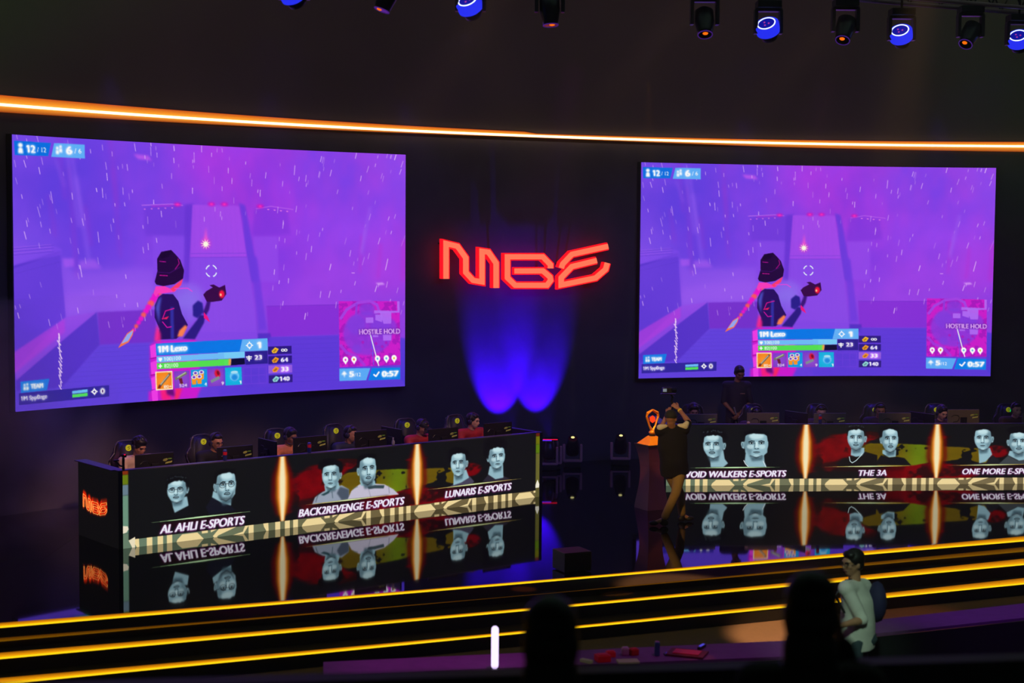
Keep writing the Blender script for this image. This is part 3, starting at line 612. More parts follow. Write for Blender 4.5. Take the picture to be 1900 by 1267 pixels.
    if side == 'L': cv.poly([(0, .2), (.05, .21), (.08, .25), (.07, .29), (0, .3)], (235, 225, 200)); cv.poly([(.08, .1), (.17, .14), (.17, 0), (.13, 0), (.1, .06)], (235, 222, 190)); cv.poly([(7.0, .2), (7.04, .28), (7.08, .2), (7.07, .15), (7.0, .15)], (240, 235, 215))
    for k, (Z, a, b, st, ta, tb, cap) in enumerate(plates):
        cv.T = Z; a, b = np.array(a, float), np.array(b, float)
        c0 = (215, 190, 96) if k else (160, 205, 140)
        cv.poly([a+[120, 8], b+[-120, 8], b+[-160, 60], a+[160, 60]], (40, 8, 14), .6, 3)
        cv.poly([a, (a+b)/2+[0, -9], b, (a+b)/2+[0, 9]], c0, .9); cv.poly([a*.8+b*.2, (a+b)/2+[0, -6], a*.2+b*.8, (a+b)/2+[0, 6]], (205, 240, 190), .9)
        cv.text(st, ta, tb, cap, (240, 236, 250), bold=.029, shear=.22, halo=(104, 40, 96), hr=3, hshift=(-1, 1))
    return cv

# === BUILD ===
BLK = mat('black_paint', (22, 21, 24), .55); STAGE = mat('gloss_black_stage', (4, 4, 5), .035, ior=2.6, spec=.5, vary=.1)
WALLM = mat('dark_wall_panel', (74, 66, 80), .62, scale=2.5, vary=.3); UPM = mat('dark_upper_wall', (96, 78, 84), .8, scale=.6, vary=.2)
METAL = mat('dark_metal', (40, 38, 42), .35, metal=.7); PLAST = mat('black_plastic', (26, 25, 30), .42)

# ------------------------------------------------------------------ the hall: curved wall, stage, steps, floor
def arc_sheet(R0, t0, t1, z0, z1, n=96, th=.12):
    bm = bmesh.new(); rows = []
    for k in range(n+1):
        t = t0+(t1-t0)*k/n
        rows.append([bm.verts.new(pt(t, z, R)) for R, z in ((R0, z0), (R0, z1), (R0+th, z1), (R0+th, z0))])
    for a, b in zip(rows, rows[1:]):
        for j in range(4): bm.faces.new((a[j], a[(j+1) % 4], b[(j+1) % 4], b[j]))
    bm.faces.new(rows[0][::-1]); bm.faces.new(rows[-1]); return bm
RW = RS+.16
tag(obj('wall_back', arc_sheet(RW, -1.5, .75, 0, 5.86), WALLM, smooth=False), kind='structure')
tag(obj('wall_upper', arc_sheet(RW-.04, -1.5, .75, 5.98, 11.5), UPM), kind='structure')
tag(obj('wall_recess', arc_sheet(RW+.1, -1.5, .75, 5.80, 6.05, th=.05), BLK), kind='structure')
# glowing cove of the upper wall: a slim bright tube in a channel that widens towards both ends
def hband(t):
    tm = -.42; return (.035+.11*max(0, (tm-t)/.46)**1.15 if t < tm else .035+.10*max(0, (t-tm+.02)/.46)**1.3)
cove = thing('led_cove', 'long orange glowing light strip running along the curved wall above the two big screens', 'light strip')
bm = bmesh.new(); cl = []
N = 120; rows = []
for k in range(N+1):
    t = -1.0+1.35*k/N; h = hband(t); up = .055; lo = max(.028, h*.75); 
    if t < -.42: up = .05+h*.62
    else: up = .045+.04*max(0, (t+.42)/.46); lo = .028+h*.55*min(1, max(0, t+.40)/.2)
    rows.append([bm.verts.new(pt(t, 5.9476+z, RW-.05)) for z in (-lo, -lo*.35, 0, up*.4, up)])
for a, b in zip(rows, rows[1:]):
    for j in range(4): bm.faces.new((a[j], a[j+1], b[j+1], b[j]))
me = bpy.data.meshes.new('channel'); bm.to_mesh(me); bm.free()
at = me.color_attributes.new('Col', 'FLOAT_COLOR', 'POINT'); pal = [(150, 62, 20), (235, 138, 40), (255, 196, 90), (248, 150, 36), (196, 78, 22)]  # gradient paints the tube's light on its surround as emission
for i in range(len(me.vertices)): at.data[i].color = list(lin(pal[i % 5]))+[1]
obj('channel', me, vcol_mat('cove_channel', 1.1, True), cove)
bm = bmesh.new(); tube(bm, [pt(-1.0+1.35*k/N, 5.9476, RW-.075) for k in range(N+1)], .02, 8)
obj('lamp_tube', bm, glow('cove_tube', (255, 226, 160), 3.2), cove, smooth=True)

E0, E1 = fl(0, 1160), fl(1900, 1000.5); ed = (E1-E0).normalized(); en = Vector((ed.y, -ed.x, 0))   # stage front edge, outward normal
A_, B_ = E0-ed*7, E1+ed*7
def slab(name, P0, P1, z1, z0, back, m, kind='structure'):
    bm = bmesh.new(); lo = []; hi = []
    for p in (P0, P1, P1-en*back, P0-en*back): lo.append(bm.verts.new((p.x, p.y, z0))); hi.append(bm.verts.new((p.x, p.y, z1)))
    bm.faces.new(lo[::-1]); bm.faces.new(hi)
    for k in range(4): bm.faces.new((lo[k], lo[(k+1) % 4], hi[(k+1) % 4], hi[k]))
    return tag(obj(name, bm, m), kind=kind)
STEPM = mat('matt_black_step', (13, 11, 10), .75, vary=.2, spec=.2)
slab('stage_deck', A_, B_, 0, -.245, 24, STAGE)
slab('stage_step', A_+en*.31, B_+en*.31, -.25, -.425, 24, STEPM); slab('stage_step', A_+en*.62, B_+en*.62, -.43, -.605, 24, STEPM)
HZ = -.61
bm = bmesh.new(); q = [(-60, -30), (60, -30), (60, 60), (-60, 60)]
bm.faces.new([bm.verts.new((x, y, HZ)) for x, y in q])
tag(obj('floor', bm, mat('hall_carpet', (92, 74, 64), .9, scale=30, bump=.2)), kind='structure')
bm = bmesh.new(); bm.faces.new([bm.verts.new((x, y, 11.6)) for x, y in q[::-1]])
tag(obj('ceiling', bm, mat('black_ceiling', (16, 15, 17), .9)), kind='structure')
# LED edge strips of the stage and the two steps
Y1, Y2, Y3 = glow('strip_core', (255, 206, 18), 1.25), glow('strip_soft', (226, 140, 6), .9), glow('strip_faint', (170, 84, 4), .75)
for k, (off, z, lab) in enumerate(((0, -.012, 'thin yellow light strip along the front edge of the glossy stage floor'), (.31, -.262, 'yellow light strip along the edge of the middle step'), (.62, -.442, 'yellow light strip along the edge of the lowest step'))):
    t = thing('led_edge_strip', lab, 'light strip', group=None)
    def strip(nm, h0, h1, wf, m, o):
        bm = bmesh.new(); n = 60; rr = []
        L = (B_-A_).length
        for i in range(n+1):
            p = A_+ed*(L*i/n)+en*(off+o); u = (i/n*L-7)/((E1-E0).length); f = wf(u)
            rr.append([bm.verts.new((p.x+en.x*dx, p.y+en.y*dx, z+zz)) for dx, zz in ((0, h0*f), (.012, h0*f), (.012, h1*f), (0, h1*f))])
        for a, b in zip(rr, rr[1:]):
            for j in range(4): bm.faces.new((a[j], a[(j+1) % 4], b[(j+1) % 4], b[j]))
        bm.faces.new(rr[0]); bm.faces.new(rr[-1][::-1]); obj(nm, bm, m, t)
    wid = lambda u: (1+3.0*max(0, (.45-u)/.45)**1.5+5.0*max(0, (u-.5)/.5)**1.2)*(1 if k else .75)
    strip('core', -.014, .004, lambda u: 1, Y1, .0)
    bm = bmesh.new(); n = 60; rr = []; L = (B_-A_).length  # gradient band above the core paints its glow on the tread
    for i in range(n+1):
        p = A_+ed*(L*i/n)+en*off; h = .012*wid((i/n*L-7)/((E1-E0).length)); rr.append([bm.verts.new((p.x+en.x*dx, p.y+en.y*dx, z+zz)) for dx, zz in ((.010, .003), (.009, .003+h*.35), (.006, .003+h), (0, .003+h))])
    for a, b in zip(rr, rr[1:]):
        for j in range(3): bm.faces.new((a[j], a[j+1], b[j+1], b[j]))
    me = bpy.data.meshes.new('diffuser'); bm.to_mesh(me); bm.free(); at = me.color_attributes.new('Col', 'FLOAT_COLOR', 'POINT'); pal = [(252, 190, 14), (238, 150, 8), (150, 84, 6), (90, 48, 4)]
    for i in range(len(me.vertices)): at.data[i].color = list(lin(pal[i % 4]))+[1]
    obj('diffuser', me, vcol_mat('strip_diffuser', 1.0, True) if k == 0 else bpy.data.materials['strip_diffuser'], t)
# ------------------------------------------------------------------ the two big curved LED walls
gcv = paint_game(); TLa, TRa, ZB0, SW = -.8595, -.3206, 1.5271, 7.0
GM = vcol_mat('led_wall_picture', 1.0)
def led_wall(t0, label):
    t = thing('led_wall', label, 'screen', tuple(pt(t0+SW/RS/2, ZB0))); w = Vector(t.location)
    h, w_ = gcv.a.shape[:2]; tt = t0+SW/RS*np.linspace(0, 1, w_); zz = ZB0+4*(1-np.linspace(0, 1, h)); G = np.zeros((h, w_, 3))
    G[..., 0] = CX+RS*np.sin(tt)[None]-w.x; G[..., 1] = CY+RS*np.cos(tt)[None]-w.y; G[..., 2] = zz[:, None]-w.z
    obj('picture', grid_mesh('picture', gcv, G), GM, t)
    bm = arc_sheet(RS+.012, t0-.0006, t0+SW/RS+.0006, ZB0-.012, ZB0+4.012, 48, .13); bmesh.ops.translate(bm, verts=bm.verts, vec=-w)
    obj('cabinet', bm, BLK, t); return t
led_wall(TLa, 'left curved LED screen with the rainy purple game view, above the angled left desk')
led_wall(TRa, 'right curved LED screen with the rainy purple game view, behind the standing person')

# ------------------------------------------------------------------ the red neon wordmark between the screens
sign = thing('wall_sign', 'glowing red angular letter sign on the wall between the two big screens', 'sign')
def stroke(pts, wd):
    P = [Vector(p) for p in pts]; L = []; Rr = []
    for i, p in enumerate(P):
        a = (p-P[i-1]).normalized() if i else (P[1]-p).normalized(); b = (P[i+1]-p).normalized() if i < len(P)-1 else a
        n = Vector((-(a+b).y, (a+b).x)).normalized(); k = wd/2/max(.35, n.dot(Vector((-a.y, a.x))))
        L.append(p+n*k); Rr.append(p-n*k)
    return L, Rr
LETTERS = [[[(163, 342), (163, 112), (238, 130), (292, 205), (292, 300), (340, 352), (398, 362), (398, 162), (440, 168), (490, 240), (490, 402)]],
           [[(845, 274), (845, 250), (795, 198), (564, 198), (564, 335), (615, 384), (822, 384), (846, 352), (842, 330), (795, 290), (610, 291)]],
           [[(916, 272), (925, 245), (985, 182), (1222, 130)], [(1148, 222), (985, 262), (915, 335), (915, 382), (1140, 336), (1205, 280), (1216, 238)]]]
RED, SAL = glow('sign_rim', (255, 16, 30), 1.3), glow('sign_face', (255, 116, 84), 1.15)
def letter(strokes, wd, r0, r1, m, parent, name):
    bm = bmesh.new()
    for st in strokes:
        L, Rr = stroke(st, wd)
        def v(p, r): t, z = oncyl(780+p.x/3.518, 420+p.y/3.518, RS-.1); return bm.verts.new(pt(t, z, r))
        rows = [(v(a, r0), v(b, r0), v(b, r1), v(a, r1)) for a, b in zip(L, Rr)]
        for a, b in zip(rows, rows[1:]):
            for j in range(4): bm.faces.new((a[j], a[(j+1) % 4], b[(j+1) % 4], b[j]))
        bm.faces.new(rows[0][::-1]); bm.faces.new(rows[-1])
    return obj(name, bm, m, parent)
for st in LETTERS:
    l = letter(st, 50, RS-.02, RS-.12, RED, sign, 'letter'); letter(st, 34, RS-.121, RS-.135, SAL, l, 'light_face')
    b = st[0][len(st[0])//2]
    for q in (st[0][1], st[0][-2]):
        bm = bmesh.new(); t, z = oncyl(780+q[0]/3.518, 420+q[1]/3.518, RS-.1); cyl(bm, pt(t, z, RW), pt(t, z, RS-.03), .02, seg=8)
        obj('bracket', bm, METAL, l)
# ------------------------------------------------------------------ the two team desks
NEON = None
def side_canvas():
    cv = Canvas(480, 380, (9, 8, 9)); P0 = DESK_L[0]; d = (DESK_L[1]-P0).normalized(); n = Vector((-d.y, d.x)); Q = P0+n*DD
    def T(P):
        out = []
        for u, v in np.atleast_2d(P): s, z = plane_sz(u, v, P0, Q); out.append((480*(1-s/DD), (DH-z)*380/DH))
        return np.array(out)
    cv.T = T
    mp = lambda q, dy=0: (162+(q[0]-135)*.0405, 915+dy+(q[1]-85)*.092+(q[0]-135)*.0135)
    for dy, al in ((-9, .25), (-6.5, .35), (-4, .45), (-2, .5), (0, .6), (3, .4)):
        for L in LETTERS:
            for st in L: cv.line([mp(q, dy) for q in st], 2.8, (240, 36, 4), al, 4)
    for L in LETTERS:
        for st in L:
            cv.line([mp(q) for q in st], 1.5, (190, 30, 4), .9)
            a, b = stroke(st, 46)
            cv.line([mp(q) for q in a+b[::-1]+[a[0]]], .42, (255, 200, 96), 1.)
    return cv
DD = 1.27
def desk(side, label):
    P, Q = DESK_L if side == 'L' else DESK_R; d = (Q-P).normalized(); rz = math.atan2(d.y, d.x)
    t = thing('esports_desk', label, 'desk', (P.x, P.y, 0), rz)
    cv = paint_desk(side); h, w_ = cv.a.shape[:2]; G = np.zeros((h, w_, 3)); G[..., 0] = np.linspace(0, DW, w_)[None]; G[..., 2] = DH*(1-np.linspace(0, 1, h))[:, None]
    obj('front_screen', grid_mesh('front_screen', cv, G), vcol_mat('desk_picture_'+('left' if side == 'L' else 'right'), 1.0), t)
    bm = bmesh.new(); box(bm, (DW/2, .05, DH/2-.002), (DW+.0, .09, DH)); o = obj('front_panel', bm, PLAST, t)
    for x, sg in ((-.03, -1), (DW+.03, 1)):
        bm = bmesh.new(); box(bm, (x, DD/2+.0, DH/2), (.06, DD, DH)); sp = obj('side_panel', bm, BLK, t)
        if side == 'L' and sg < 0:
            sc = side_canvas(); G2 = np.zeros((380, 480, 3)); G2[..., 0] = -.0615; G2[..., 1] = DD*(1-np.linspace(0, 1, 480))[None]; G2[..., 2] = DH*(1-np.linspace(0, 1, 380))[:, None]
            tag(obj('side_screen', grid_mesh('side_screen', sc, G2), vcol_mat('side_picture', 1.6), sp), 'end screen with a small glowing orange wordmark')
    bm = bmesh.new(); box(bm, (DW/2, .72, .74), (DW, 1.08, .035), bev=.006); obj('tabletop', bm, PLAST, t)
    LEDGE = mat('satin_ledge', (84, 78, 100), .35)
    bm = bmesh.new(); box(bm, (DW/2, .05, DH+.006), (DW+.12, .1, .012)); 
    for x in (-.03, DW+.03): box(bm, (x, DD/2+.05, DH+.006), (.06 if x > 0 else .17, DD-.1, .0121))
    obj('ledge', bm, LEDGE, t)
    for x in (.9, 2.4, 3.5, 4.7, 6.2):
        bm = bmesh.new(); box(bm, (x, .75, .36), (.05, .9, .72)); obj('leg', bm, METAL, t)
    return t
deskL = desk('L', 'long left gaming desk angled to the stage, its front screen showing three pairs of portraits')
deskR = desk('R', 'long right gaming desk behind the camera operator, its front screen showing portraits and team names')

# ------------------------------------------------------------------ people
SKIN = {k: mat('skin_'+k, c, .5, vary=.08) for k, c in (('tan', (176, 124, 94)), ('brown', (134, 90, 66)), ('light', (205, 156, 128)))}
HAIR = mat('dark_hair', (22, 17, 18), .45, scale=60, bump=.5); SHOE = mat('dark_shoe', (30, 27, 28), .6); WHITE = mat('white_cloth', (214, 208, 200), .8)
def rotf(yaw, pitch=0, roll=0):
    """head turn: yaw 0 looks at the camera (-y), positive yaw turns to the picture's right; positive pitch looks down"""
    return (Matrix.Rotation(math.radians(yaw), 3, 'Z') @ Matrix.Rotation(math.radians(roll), 3, 'Y') @ Matrix.Rotation(math.radians(pitch), 3, 'X'))
def add_head(bm, c, R, k=1.):
    c = Vector(c); e = lambda p, r, sub=3: ell(bm, c+R @ (Vector(p)*k), tuple(x*k for x in r), R, sub)
    e((0, .012, .022), (.076, .096, .096)); e((0, -.012, -.03), (.066, .078, .08)); e((0, -.034, -.078), (.042, .045, .038)); e((0, -.07, .028), (.055, .03, .022), 2)
    e((0, -.096, -.022), (.0135, .02, .02), 2); e((0, -.088, .002), (.009, .014, .022), 2); e((0, -.082, -.058), (.025, .012, .012), 2)
    for s in (-1, 1): e((s*.079, .01, -.012), (.012, .02, .032), 2); e((s*.04, -.062, -.02), (.026, .022, .02), 2)
def hand(bm, w, d, n, curl=.6, k=1., side=1):
    """five fingers: w wrist, d pointing direction, n back-of-hand normal; side = +1 thumb towards n x d"""
    w, d, n = Vector(w), Vector(d).normalized(), Vector(n).normalized(); l = d.cross(n).normalized()*side
    p = w+d*.045*k; M = Matrix((l, d, n)).transposed(); ell(bm, p, (.04*k, .05*k, .015*k), M, 2)
    for i, (o, L) in enumerate(((-.031, .062), (-.0105, .076), (.0105, .08), (.031, .07))):
        b = w+d*.085*k+l*o*k; a = curl*.9; d1 = (d*math.cos(a)-n*math.sin(a)).normalized(); m = b+d1*L*.45*k
        a2 = curl*2.1; d2 = (d*math.cos(a2)-n*math.sin(a2)).normalized(); t = m+d2*L*.35*k; d3 = (d*math.cos(curl*2.8)-n*math.sin(curl*2.8)); t2 = t+d3*L*.25*k
        caps(bm, b, m, .0092*k, .0085*k, 1); caps(bm, m, t, .0085*k, .0078*k, 1); caps(bm, t, t2, .0078*k, .007*k, 1)
    b = w+d*.025*k+l*.03*k; m = b+(l*.7+d*.6-n*.25).normalized()*.04*k; t = m+(d*.9+l*.1-n*.45*curl*2).normalized()*.035*k
    caps(bm, b, m, .013*k, .011*k, 1); caps(bm, m, t, .011*k, .009*k, 1)
def torso(bm, pel, ch, sl, sr, f=0., g=1., drop=0.):
    """pelvis, chest, the two shoulder joints; f inflates (clothing), g = girth"""
    pel, ch, sl, sr = map(Vector, (pel, ch, sl, sr)); ax = (sr-sl).normalized(); up = (ch-pel).normalized(); fw = up.cross(ax).normalized(); ax = fw.cross(up)
    mid = (sl+sr)/2; hw = (sr-sl).length/2; top = mid+up*.035; L = [(pel-up*(.10+drop), .160*g, .118*g), (pel, .168*g, .124*g), (pel.lerp(ch, .35), .160*g, .122*g*g), (pel.lerp(ch, .7), .166*g, .118*g), (ch, .176*g, .112), (mid-up*.05, hw+.0, .09), (top, hw*.62, .06)]
    seg, rows = 28, []
    for i in range(len(L)-1):
        for k in range(6 if i < len(L)-2 else 7):
            u = k/6; p0, p1 = L[max(i-1, 0)], L[i]; p2 = L[i+1]; p3 = L[min(i+2, len(L)-1)]
            h = lambda A, B, Cc, D: .5*((2*B)+(Cc-A)*u+(2*A-5*B+4*Cc-D)*u*u+(3*B-A-3*Cc+D)*u**3)
            c, rx, ry = h(p0[0], p1[0], p2[0], p3[0]), h(p0[1], p1[1], p2[1], p3[1])+f, h(p0[2], p1[2], p2[2], p3[2])+f
            rows.append([bm.verts.new(c+ax*rx*math.cos(2*math.pi*j/seg)+fw*ry*math.sin(2*math.pi*j/seg)) for j in range(seg)])
    for a, b in zip(rows, rows[1:]):
        for j in range(seg): bm.faces.new((a[j], a[(j+1) % seg], b[(j+1) % seg], b[j]))
    bm.faces.new(rows[0][::-1]); bm.faces.new(rows[-1]); caps(bm, sl, sr, .062+f, .062+f)
def person(label, loc, rz, J, skin='tan', shirt=None, pants=None, sleeve=.55, hair='short', group=None, voxel=.0095, k=1., girth=1., extra=None, shoes=True, hands=True, handk=1., yoke=None):
    t = thing('person', label, 'person', loc, rz, group); H_, R = Vector(J['head']), J['R']
    sl, sr = Vector(J['sh'][0]), Vector(J['sh'][1]); nb = (sl+sr)/2+Vector((0, 0, .02)); bm = bmesh.new()
    add_head(bm, H_, R, k); caps(bm, nb, H_+R @ Vector((0, .02, -.05)), .062, .054)
    for s in (sl, sr): caps(bm, nb+Vector((0, 0, .015)), s.lerp(nb, .35)+Vector((0, 0, .0)), .05, .052)
    torso(bm, J['pel'], J['ch'], sl, sr, -.012, girth)
    for i in (0, 1):
        s, e, w_ = Vector(J['sh'][i]), Vector(J['el'][i]), Vector(J['wr'][i]); caps(bm, s, e, .05, .038); caps(bm, e, w_, .04, .026); caps(bm, e, e.lerp(w_, .35), .039, .04)
        if hands:
            hd = Vector(J['hd'][i]) if 'hd' in J else (w_-e); hn = Vector(J['hn'][i]) if 'hn' in J else Vector((0, 0, 1)); hand(bm, w_, hd, hn, J.get('curl', .5), handk, J.get('hs', (1, -1))[i])
        h, kn, an, to = Vector(J['hip'][i]), Vector(J['kn'][i]), Vector(J['an'][i]), Vector(J['to'][i])
        caps(bm, h, kn, .078, .05); caps(bm, kn, an, .052, .036); caps(bm, kn.lerp(an, .3), kn.lerp(an, .45), .054, .05); caps(bm, an, to, .034, .026)
    organic('body', bm, SKIN[skin], t, voxel, 3)
    if shirt:
        bm = bmesh.new(); torso(bm, J['pel'], J['ch'], sl, sr, .02, girth, J.get('hem', 0)); caps(bm, nb-Vector((0, 0, .02)), nb+Vector((0, 0, .012)), .088, .07)
        for i in (0, 1):
            s, e, w_ = Vector(J['sh'][i]), Vector(J['el'][i]), Vector(J['wr'][i]); caps(bm, s, s.lerp(e, min(1, sleeve*1.6)), .068, .058)
            caps(bm, nb, s, .068, .07)
            if sleeve > .7: caps(bm, e, e.lerp(w_, .92), .056, .042)
        so = organic('shirt', bm, shirt, t, voxel*1.2, 9)
    if pants:
        bm = bmesh.new(); P = Vector(J['pel']); ell(bm, P-Vector((0, 0, .03)), (.178*girth, .13*girth, .12))
        for i in (0, 1):
            h, kn, an = Vector(J['hip'][i]), Vector(J['kn'][i]), Vector(J['an'][i])
            caps(bm, h, kn, .095, .07); caps(bm, kn, an.lerp(kn, .12), .07, .058)
        organic('trousers', bm, pants, t, voxel*1.3, 3)
    if shoes:
        for i in (0, 1):
            an, to = Vector(J['an'][i]), Vector(J['to'][i]); d = (to-an); d.z = 0; d.normalize(); bm = bmesh.new(); z = to.z
            M = Matrix((d.cross(Vector((0, 0, 1))), d, Vector((0, 0, 1)))).transposed()
            ell(bm, to-d*.02+Vector((0, 0, .01)), (.048, .075, .038), M); ell(bm, an+Vector((0, 0, z-an.z+.015))-d*.01, (.042, .065, .05), M); caps(bm, an, an+Vector((0, 0, z-an.z+.03)), .045, .045)
            box(bm, ((an.x+to.x)/2, (an.y+to.y)/2, z-.022), (.07, .25, .02), None) if False else None
            organic('shoe', bm, SHOE, t, .012, 2)
    # eyes, brows, hair
    for s in (-1, 1):
        bm = bmesh.new(); ell(bm, H_+R @ (Vector((s*.032, -.079, .004))*k), (.0115*k, .009*k, .007*k), R, 2); obj('eye', bm, mat('eye', (70, 58, 54), .25), t, True)
        bm = bmesh.new(); tube(bm, [H_+R @ (Vector((s*x, y, z))*k) for x, y, z in ((.016, -.096, .022), (.034, -.094, .028), (.053, -.08, .022))], .0045*k, 6); obj('eyebrow', bm, HAIR, t, True)
    bm = bmesh.new(); tube(bm, [H_+R @ (Vector(p)*k) for p in ((-.024, -.086, -.056), (0, -.096, -.054), (.024, -.086, -.056))], .005*k, 6); obj('mouth', bm, mat('lip', (120, 66, 60), .5), t, True)
    if hair:
        bm = bmesh.new(); hh = {'short': 1.0, 'full': 1.13, 'curly': 1.2}[hair]
        ell(bm, H_+R @ Vector((0, .03, .045)), (.083*hh, .093*hh, .088*hh), R, 3); ell(bm, H_+R @ Vector((0, .05, -.005)), (.08*hh, .066, .075), R, 3)
        ell(bm, H_+R @ Vector((0, -.035, .088)), (.062*hh, .045, .035*hh), R, 3)
        rg = random.Random(len(label))
        if hair == 'curly':
            for q in range(60):
                a, b = rg.uniform(0, 6.28), rg.uniform(.05, 1.5); v = Vector((math.cos(a)*math.sin(b)*.09, math.sin(a)*math.sin(b)*.1, math.cos(b)*.1))
                if v.y < -.04 and v.z < .04: continue
                ell(bm, H_+R @ (v+Vector((0, .025, .045))), (.02,)*3, None, 1)
        organic('hair', bm, HAIR, t, .008, 0 if hair == 'curly' else 1)
    if extra: extra(t, H_, R)
    return t
def headset(col=(30, 28, 36), rim=None):
    def f(t, H_, R):
        m = mat('headset', (46, 40, 62), .3)
        bm = bmesh.new(); tube(bm, [H_+R @ Vector((.098*math.cos(a), .012, .01+.125*math.sin(a))) for a in np.linspace(.1, math.pi-.1, 13)], .011, 8); hb = obj('headset', bm, m, t, True)
        for s in (-1, 1):
            bm = bmesh.new(); ell(bm, H_+R @ Vector((s*.094, .012, -.01)), (.022, .038, .045), R, 2); obj('ear_cup', bm, m, hb, True)
            if s < 0 and rim: bm = bmesh.new(); ell(bm, H_+R @ Vector((s*.117, .0, -.01)), (.006, .016, .026), R, 2); obj('cup_light', bm, rim, hb)
        bm = bmesh.new(); tube(bm, [H_+R @ Vector(p) for p in ((-.1, -.01, -.03), (-.095, -.06, -.07), (-.05, -.11, -.075))], .004, 6); obj('microphone_boom', bm, m, hb)
    return f
def cap(m, mark=None):
    def f(t, H_, R):
        bm = bmesh.new(); ell(bm, H_+R @ Vector((0, .012, .05)), (.088, .106, .075), R, 3)
        bmesh.ops.bisect_plane(bm, geom=bm.verts[:]+bm.edges[:]+bm.faces[:], plane_co=H_+R @ Vector((0, 0, .03)), plane_no=R @ Vector((0, 0, -1)), clear_outer=True)
        c = obj('cap', bm, m, t, True)
        bm = bmesh.new(); ell(bm, H_+R @ Vector((0, -.12, .035)), (.07, .07, .008), R, 2); obj('brim', bm, m, c, True)
        if mark: bm = bmesh.new(); ell(bm, H_+R @ Vector((0, -.09, .075)), (.02, .006, .012), R, 1); obj('badge', bm, mark, c)
    return f
def glasses(t, H_, R):
    bm = bmesh.new()
    for s in (-1, 1): tube(bm, [H_+R @ Vector((s*.034+.021*math.cos(a), -.1, .0+.017*math.sin(a))) for a in np.linspace(0, 6.28, 13)], .0022, 5)
    for s in (-1, 1): tube(bm, [H_+R @ Vector(p) for p in ((s*.055, -.1, .004), (s*.078, -.04, .004), (s*.082, .01, .002))], .0022, 5)
    tube(bm, [H_+R @ Vector((x, -.103, .003)) for x in (-.013, 0, .013)], .0022, 5); obj('glasses', bm, PLAST, t)

# ------------------------------------------------------------------ gaming chairs, monitors, players
CHM = mat('black_chair_cover', (24, 23, 28), .4, scale=20); PIPE = mat('chair_piping', (70, 62, 84), .4); LOGO = mat('yellow_green_badge', (214, 220, 40), .5, emit=(190, 200, 20), es=.30); LOGOD = mat('badge_mark', (60, 66, 16), .6)  # piping's violet tint carries the light on the chair edges
def make_chair():
    t = thing('gaming_chair', 'x', 'chair')
    def panel(outline, y0, th, tilt, z0, bev=.03):
        bm = bmesh.new(); f = [bm.verts.new((x, y0, z)) for x, z in outline]; fc = bm.faces.new(f); r = bmesh.ops.extrude_face_region(bm, geom=[fc]); bmesh.ops.translate(bm, verts=[v for v in r['geom'] if isinstance(v, bmesh.types.BMVert)], vec=(0, th, 0))
        bmesh.ops.recalc_face_normals(bm, faces=bm.faces); bmesh.ops.bevel(bm, geom=bm.edges[:], offset=bev, segments=2, affect='EDGES')
        bmesh.ops.transform(bm, matrix=Matrix.Translation((0, 0, z0)) @ Matrix.Rotation(-tilt, 4, 'X') @ Matrix.Translation((0, 0, -z0)), verts=bm.verts); return bm
    half = [(.2, .5), (.24, .62), (.235, .85), (.275, .95), (.27, 1.04), (.2, 1.12), (.185, 1.22), (.14, 1.285), (.07, 1.3)]
    out = half+[(-x, z) for x, z in half[::-1]]
    obj('backrest', panel(out, .02, .1, .13, .5), CHM, t, True)
    b = panel([(x*.66, z*1.0) for x, z in [(.2, .56), (.22, .8), (.2, 1.05), (.17, 1.2), (.1, 1.25)]+[(-x, z) for x, z in [(.2, .56), (.22, .8), (.2, 1.05), (.17, 1.2), (.1, 1.25)][::-1]]], -.012, .05, .13, .5, .015); obj('back_cushion', b, mat('chair_inset', (32, 31, 36), .6), t, True)
    ring = [(x*1.01, z) for x, z in out]; bm = bmesh.new(); R_ = Matrix.Translation((0, 0, .5)) @ Matrix.Rotation(-.13, 4, 'X') @ Matrix.Translation((0, 0, -.5)); tube(bm, [R_ @ Vector((x, .03, z)) for x, z in ring], .009, 6); obj('piping', bm, PIPE, t)
    bm = bmesh.new(); c = R_ @ Vector((0, -.03, 1.185)); cyl(bm, c, c+Vector((0, .02, 0)), .046, seg=20); lg = obj('badge', bm, LOGO, t)
    bm = bmesh.new(); tube(bm, [c+Vector((x, -.003, z)) for x, z in ((.02, .02), (-.008, .022), (-.02, .01), (.018, -.006), (.008, -.022), (-.02, -.02))], .004, 5); obj('badge_mark', bm, LOGOD, lg)
    bm = bmesh.new(); box(bm, (0, -.2, .46), (.5, .5, .1), bev=.03); obj('seat', bm, CHM, t, True)
    for s in (-1, 1):
        bm = bmesh.new(); tube(bm, [(s*.27, -.1, .44), (s*.3, -.1, .5), (s*.3, -.1, .64)], .018, 8); ar = obj('armrest', bm, PLAST, t); bm = bmesh.new(); box(bm, (s*.3, -.13, .655), (.08, .26, .03), bev=.01); obj('arm_pad', bm, PLAST, ar)
    bm = bmesh.new(); cyl(bm, (0, -.2, .1), (0, -.2, .41), .028); obj('gas_lift', bm, METAL, t)
    for q in range(5):
        a = q*2*math.pi/5+.3; bm = bmesh.new(); tube(bm, [(0, -.2, .12), (.3*math.cos(a), -.2+.3*math.sin(a), .085)], [.026, .018], 8); lg = obj('leg', bm, PLAST, t); bm = bmesh.new(); x, y = .3*math.cos(a), -.2+.3*math.sin(a); cyl(bm, (x-.02, y, .032), (x+.02, y, .032), .03, seg=14); obj('caster', bm, PLAST, lg)
    return t
MARK = mat('faded_yellow_print', (190, 182, 96), .6, emit=(170, 160, 70), es=.22); MARKG = mat('green_print', (110, 150, 50), .6, emit=(90, 130, 30), es=.2)
